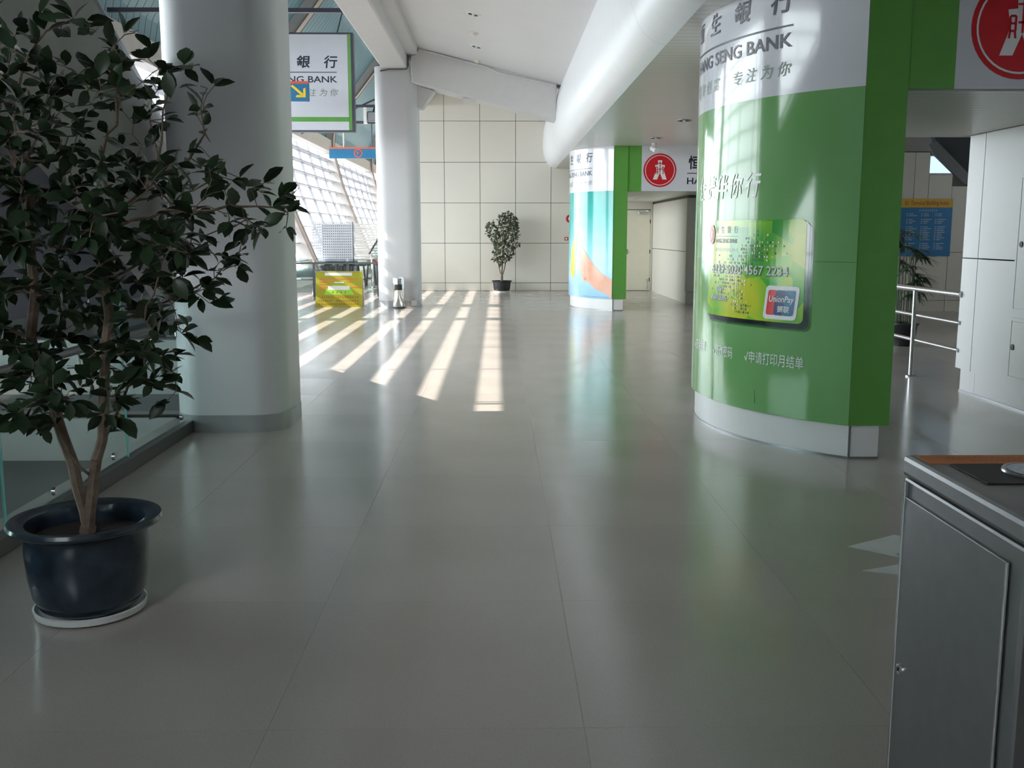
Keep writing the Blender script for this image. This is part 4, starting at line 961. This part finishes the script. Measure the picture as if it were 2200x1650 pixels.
a_ = MB().lathe([(0.0, 0.004), (0.075, 0.004), (0.08, 0.006), (0.085, 0.005), (0.087, 0.0)], 28).build('ash_tray', 'steel', lid, True, (0.235, Db - 0.20, Hb + 0.002))
MB().lathe([(0.0, 0.007), (0.074, 0.006)], 24, cap=False).build('ash_sand', 'ash_white', a_)

# star shaped floor sticker
fs = root('floor_sticker', 'white burst-shaped floor sticker beside the steel bin', 'sticker', (2.25, 4.52, 0))
pts = [(-0.51, 0.25), (-0.26, 0.02), (-0.57, -0.11), (-0.22, -0.24), (-0.10, -0.52), (0.10, -0.26), (0.45, -0.42), (0.34, -0.10), (0.55, 0.08), (0.26, 0.16), (0.30, 0.46), (0.02, 0.28), (-0.20, 0.44)]
MB().add([(x, y, 0.0008) for x, y in pts] + [(0, 0, 0.0008)], [(i, (i + 1) % len(pts), len(pts)) for i in range(len(pts))]).build('border', 'sticker_white', fs)
MB().add([(x * 0.52 - 0.05, y * 0.5, 0.0014) for x, y in pts] + [(-0.05, 0, 0.0014)], [(i, (i + 1) % len(pts), len(pts)) for i in range(len(pts))]).build('blue_print', 'sticker_blue', fs)

# ================================================================== LEFT GLASS BALUSTRADE
gb = root('glass_balustrade', 'glass balustrade with dark base rail beside the void', 'balustrade', (-2.43, 0, 0))
MB().box(-0.035, 0.035, Y0 + 0.1, 8.0, 0.0, 0.095).build('base_rail', 'rail_dark', gb, bevel=0.006)
jo = [-1.0, 1.1, 3.1, 4.78, 6.42, 7.98]
for a, b in zip(jo[:-1], jo[1:]):
    g = MB().box(-0.007, 0.007, a + 0.008, b - 0.008, 0.09, 1.12).build('glass_pane', 'glass_green', gb)
    MB().box(-0.0072, 0.0072, a + 0.003, a + 0.0085, 0.09, 1.12).build('pane_edge', 'glass_edge', g)
MB().tube([(0.07, -0.8, 0.90), (0.07, 7.62, 0.90)], 0.025, 12).build('handrail', 'rail_dark', gb, True)
for y in (0.3, 2.2, 4.0, 5.6, 7.3):
    MB().tube([(0.0, y, 0.80), (0.07, y, 0.80), (0.07, y, 0.88)], 0.010, 8).build('rail_bracket', 'steel', gb)
for y in (5.3, 6.15, 7.5):
    o = MB().lathe([(0.0, 0.02), (0.022, 0.018), (0.024, 0.0)], 12).build('clamp', 'steel', gb, True, (0.008, y, 0.16)); o.rotation_euler = (0, PI / 2, 0)

# ================================================================== SHRUBS
def leaf_mesh(name, L, w, m, fold=0.25, curl=0.18):
    mb = MB(); v = []; N = 5; ww = [0.06, 0.78, 1.0, 0.74, 0.02]
    for i in range(N):
        t = i / (N - 1); z = -curl * L * t * t
        v += [(-ww[i] * w / 2, t * L, z + fold * ww[i] * w / 2), (0, t * L, z), (ww[i] * w / 2, t * L, z + fold * ww[i] * w / 2)]
    f = []
    for i in range(N - 1):
        a = 3 * i; f += [(a, a + 1, a + 4, a + 3), (a + 1, a + 2, a + 5, a + 4)]
    mb.add(v, f); me = mb.mesh(name, True); me.materials.append(M[m]); return me, v, f

def grow(seed, attractors, stems, step, infl, kill, iters):
    """space colonisation: twigs reach from the stems towards the attraction points"""
    nodes = []; par = []
    for s_ in stems:
        prev = -1
        for p, pi in s_:
            if pi is not None: prev = pi; continue
            nodes.append(Vector(p)); par.append(prev); prev = len(nodes) - 1
    att = [Vector(a) for a in attractors]; rj = random.Random(seed)
    for _ in range(iters):
        kd = kdtree.KDTree(len(nodes))
        for i, p in enumerate(nodes): kd.insert(p, i)
        kd.balance(); pull = {}; keep = []
        for a in att:
            co, i, d = kd.find(a)
            if d < kill: continue
            keep.append(a)
            if d < infl:
                if i not in pull: pull[i] = [Vector(), a]
                pull[i][0] += (a - nodes[i]).normalized()
                if d < (pull[i][1] - nodes[i]).length: pull[i][1] = a
        att = keep
        if not pull: break
        new = []
        for i, (d, best) in pull.items():
            for trial in (d, best - nodes[i]):
                if trial.length < 1e-3: continue
                q = nodes[i] + trial.normalized() * step + Vector((rj.gauss(0, 1), rj.gauss(0, 1), rj.gauss(0, 1))) * step * 0.12
                if kd.find(q)[2] > step * 0.6 and all((q - o_).length > step * 0.5 for o_, _ in new[-40:]): new.append((q, i)); break
            else:
                att = [a for a in att if (a - best).length > 1e-6]
        for q, i in new: nodes.append(q); par.append(i)
    return nodes, par

def shrub(name, label, loc, stems, env, depth, n_att, seed, leaf, n_leaves, pot, height_scale=1.0, parts=300, leaf_mat='leaf', step=0.055, buds=0):
    rnd = random.Random(seed); t_ = root(name, label, 'plant', loc)
    pot(t_)
    def inside(x, z):
        c = False; n = len(env)
        for i in range(n):
            (x0, z0), (x1, z1) = env[i], env[(i + 1) % n]
            if (z0 > z) != (z1 > z) and x < (x1 - x0) * (z - z0) / (z1 - z0) + x0: c = not c
        return c
    exs = [e[0] for e in env]; ezs = [e[1] for e in env]; att = []
    while len(att) < n_att:
        x = rnd.uniform(min(exs), max(exs)); z = rnd.uniform(min(ezs), max(ezs))
        if not inside(x, z): continue
        xs_ = [min(exs), max(exs)]; half = (max(exs) - min(exs)) / 2; mid = (max(exs) + min(exs)) / 2
        dy = depth * math.sqrt(max(0.08, 1 - ((x - mid) / half) ** 2))
        att.append((x, rnd.uniform(-dy, dy), z))
    nodes, par = grow(seed, att, stems, step, 0.45, step * 1.25, 90)
    n = len(nodes); kids = [0] * n; ch = [[] for _ in range(n)]
    for i, p in enumerate(par):
        if p >= 0: ch[p].append(i)
    rad = [0.0] * n
    order = sorted(range(n), key=lambda i: -i); ntips = sum(1 for c in ch if not c); ex_ = math.log(max(ntips, 2)) / math.log(0.033 / 0.0019)
    for i in order:
        rad[i] = 0.0019 if not ch[i] else (sum(rad[j] ** ex_ for j in ch[i])) ** (1 / ex_)
    print('SHRUB', n, ntips, max(rad))
    # chains from each branching to the next, thick ones are limbs
    limbs = MB(); twigs = MB()
    for i in range(n):
        for j0 in ch[i]:
            if ch[i].index(j0) != 0 or par[i] < 0 or len(ch[i]) > 1:
                pts = [nodes[i], nodes[j0]]; rs = [min(rad[i], rad[j0] * 1.15), rad[j0]]; j = j0
                while len(ch[j]) == 1: j = ch[j][0]; pts.append(nodes[j]); rs.append(rad[j])
                (limbs if rs[0] > 0.008 else twigs).tube(pts, rs, 7 if rs[0] > 0.008 else 4, cap=True)
    limbs.build('branches', 'bark', t_, True, recalc=False)
    if twigs.v: o = twigs.build('twigs', 'bark', t_, True, recalc=False); o['kind'] = 'stuff'
    thin = [i for i in range(n) if rad[i] < 0.0065 and par[i] >= 0 and nodes[i].z > min(ezs) - 0.05]
    L, w = leaf; spots = []
    tips = [i for i in thin if not ch[i]]
    for i in tips:
        for _ in range(3): spots.append((i, 1))
    while len(spots) < n_leaves: spots.append((rnd.choice(thin), 0))
    if parts: spots = [q_ for q_ in spots if not ((nodes[q_[0]].z > 1.8 and rnd.random() < 0.38) or (nodes[q_[0]].x > 0.35 and rnd.random() < 0.4))]
    rnd.shuffle(spots); spots = spots[:n_leaves]
    mats = []
    for i, tip in spots:
        d = (nodes[i] - nodes[par[i]]).normalized()
        v = Vector((rnd.gauss(0, 1), rnd.gauss(0, 1), rnd.gauss(0.1, 0.7))).normalized()
        fwd = (d * (0.9 if tip else 0.5) + v * 0.9).normalized()
        upv = (Vector((0, 0, 1)) + 0.55 * Vector((rnd.gauss(0, 1), rnd.gauss(0, 1), 0))).normalized()
        side = fwd.cross(upv)
        if side.length < 0.1: side = fwd.cross(Vector((1, 0, 0)))
        side.normalize(); up2 = side.cross(fwd)
        s_ = rnd.uniform(0.65, 1.2)
        m_ = Matrix((side * s_, fwd * s_, up2 * s_)).transposed().to_4x4(); m_.translation = nodes[i] + v * rnd.uniform(0.0, 0.012)
        mats.append(m_)
    me, lv, lf = leaf_mesh('leaf', L, w, leaf_mat)
    mats.sort(key=lambda q: q.translation.y)
    for m_ in mats[:parts]:
        o = bpy.data.objects.new('leaf', me); col.objects.link(o); o.parent = t_; o.matrix_local = m_
    rest = MB(); lvv = [Vector(p) for p in lv]
    for m_ in mats[parts:]: rest.add([m_ @ p for p in lvv], lf)
    if rest.v:
        o = rest.build('foliage', leaf_mat, t_, True, recalc=False); o['kind'] = 'stuff'
    if buds:
        mb = MB()
        for i in rnd.sample(tips, min(buds, len(tips))): mb.lathe([(0.0, -0.008), (0.006, -0.003), (0.007, 0.003), (0.003, 0.011), (0.0, 0.013)], 6, nodes[i])
        o = mb.build('buds', 'leaf_bud', t_, True); o['kind'] = 'stuff'
    return t_

def glazed_pot(t_):
    pr = [(0.0, 0.03), (0.185, 0.03), (0.208, 0.045), (0.232, 0.09), (0.247, 0.17), (0.255, 0.27), (0.252, 0.325), (0.262, 0.345), (0.308, 0.365), (0.318, 0.378), (0.312, 0.392), (0.285, 0.393), (0.245, 0.378), (0.238, 0.35), (0.235, 0.30), (0.0, 0.30)]
    pr = [(r_ * 0.94, z_ * 1.03) for r_, z_ in pr]
    MB().lathe(pr, 48).build('pot', 'pot_glaze', t_, True)
    MB().lathe([(0.0, 0.0), (0.19, 0.0), (0.215, 0.012), (0.222, 0.038), (0.214, 0.040), (0.205, 0.020), (0.0, 0.018)], 40).build('saucer', 'saucer_white', t_, True)
    MB().lathe([(0.0, 0.335), (0.10, 0.338), (0.20, 0.328), (0.236, 0.322)], 32, cap=False).build('soil', 'soil', t_, True)
def lay(*pts): return [(p, None) for p in pts]
# near shrub: stems in local coordinates (root at the pot)
near_stems = [lay((0.0, 0.0, 0.31), (0.01, 0.0, 0.36), (0.02, 0.0, 0.42), (0.035, 0.0, 0.50), (0.04, 0.01, 0.56)),
              [((0, 0, 0), 1)] + lay((-0.005, 0.01, 0.42), (-0.03, 0.015, 0.52), (-0.045, 0.02, 0.62), (-0.075, 0.02, 0.72), (-0.10, 0.03, 0.80), (-0.12, 0.02, 0.90), (-0.15, 0.0, 1.02), (-0.17, 0.0, 1.14), (-0.15, 0.02, 1.30), (-0.16, 0.03, 1.5), (-0.13, 0.0, 1.7)),
              [((0, 0, 0), 4)] + lay((0.06, 0.0, 0.64), (0.085, 0.01, 0.72), (0.10, 0.0, 0.82), (0.115, -0.01, 0.94), (0.12, 0.0, 1.08), (0.14, 0.02, 1.22), (0.12, 0.03, 1.38), (0.14, 0.0, 1.55)),
              [((0, 0, 0), 4)] + lay((0.0, -0.03, 0.62), (-0.03, -0.06, 0.70), (-0.06, -0.08, 0.80), (-0.07, -0.12, 0.92), (-0.05, -0.14, 1.06)),
              [((0, 0, 0), 16)] + lay((0.09, 0.06, 0.74), (0.13, 0.10, 0.84), (0.17, 0.14, 0.96)),
              [((0, 0, 0), 9)] + lay((-0.13, -0.02, 0.80), (-0.22, -0.04, 0.84), (-0.32, -0.05, 0.90))]
near_env = [(-0.10, 2.40), (0.03, 2.34), (0.16, 2.40), (0.26, 2.28), (0.40, 2.32), (0.46, 2.2), (0.66, 2.22), (0.55, 2.06), (0.48, 1.92), (0.62, 1.86), (0.78, 1.80), (0.90, 1.70), (0.93, 1.60), (0.74, 1.50), (0.60, 1.36), (0.46, 1.16), (0.40, 1.0), (0.30, 0.84), (0.16, 0.78), (0.05, 0.92), (-0.05, 0.84), (-0.20, 0.74), (-0.36, 0.72), (-0.46, 0.86), (-0.62, 1.1), (-0.66, 1.4), (-0.58, 1.75), (-0.42, 2.0), (-0.30, 2.22), (-0.20, 2.30)]
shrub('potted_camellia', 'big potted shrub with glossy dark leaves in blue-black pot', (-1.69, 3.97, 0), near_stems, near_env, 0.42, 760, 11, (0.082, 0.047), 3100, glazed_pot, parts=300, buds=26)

def plain_pot(t_):
    MB().lathe([(0.0, 0.03), (0.19, 0.03), (0.21, 0.05), (0.225, 0.15), (0.235, 0.26), (0.27, 0.285), (0.275, 0.30), (0.25, 0.30), (0.225, 0.27), (0.22, 0.25), (0.0, 0.25)], 36).build('pot', 'pot_black', t_, True)
    MB().lathe([(0.0, 0.0), (0.19, 0.0), (0.205, 0.03), (0.195, 0.032), (0.0, 0.018)], 30).build('saucer', 'saucer_white', t_, True)
    MB().lathe([(0.0, 0.262), (0.22, 0.262)], 24, cap=False).build('soil', 'soil', t_)
far_stems = [lay((0, 0, 0.26), (0.0, 0.0, 0.34), (0.0, 0.0, 0.42)), [((0, 0, 0), 2)] + lay((-0.04, 0, 0.52), (-0.07, 0.0, 0.64), (-0.10, 0.02, 0.78)), [((0, 0, 0), 2)] + lay((0.04, 0, 0.50), (0.07, 0.02, 0.62), (0.10, 0.0, 0.78)), [((0, 0, 0), 2)] + lay((0.0, -0.03, 0.54), (0.01, -0.04, 0.68), (0.02, -0.03, 0.84))]
far_env = [(0.14, 2.08), (0.28, 2.0), (0.42, 1.86), (0.46, 1.70), (0.44, 1.50), (0.42, 1.42), (0.34, 1.28), (0.54, 1.24), (0.54, 1.18), (0.32, 1.14), (0.34, 0.98), (0.24, 0.82), (0.12, 0.74), (-0.12, 0.72), (-0.26, 0.80), (-0.22, 1.02), (-0.20, 1.18), (-0.38, 1.42), (-0.44, 1.60), (-0.38, 1.78), (-0.22, 1.84), (-0.14, 1.72), (-0.10, 1.90), (0.0, 2.04)]
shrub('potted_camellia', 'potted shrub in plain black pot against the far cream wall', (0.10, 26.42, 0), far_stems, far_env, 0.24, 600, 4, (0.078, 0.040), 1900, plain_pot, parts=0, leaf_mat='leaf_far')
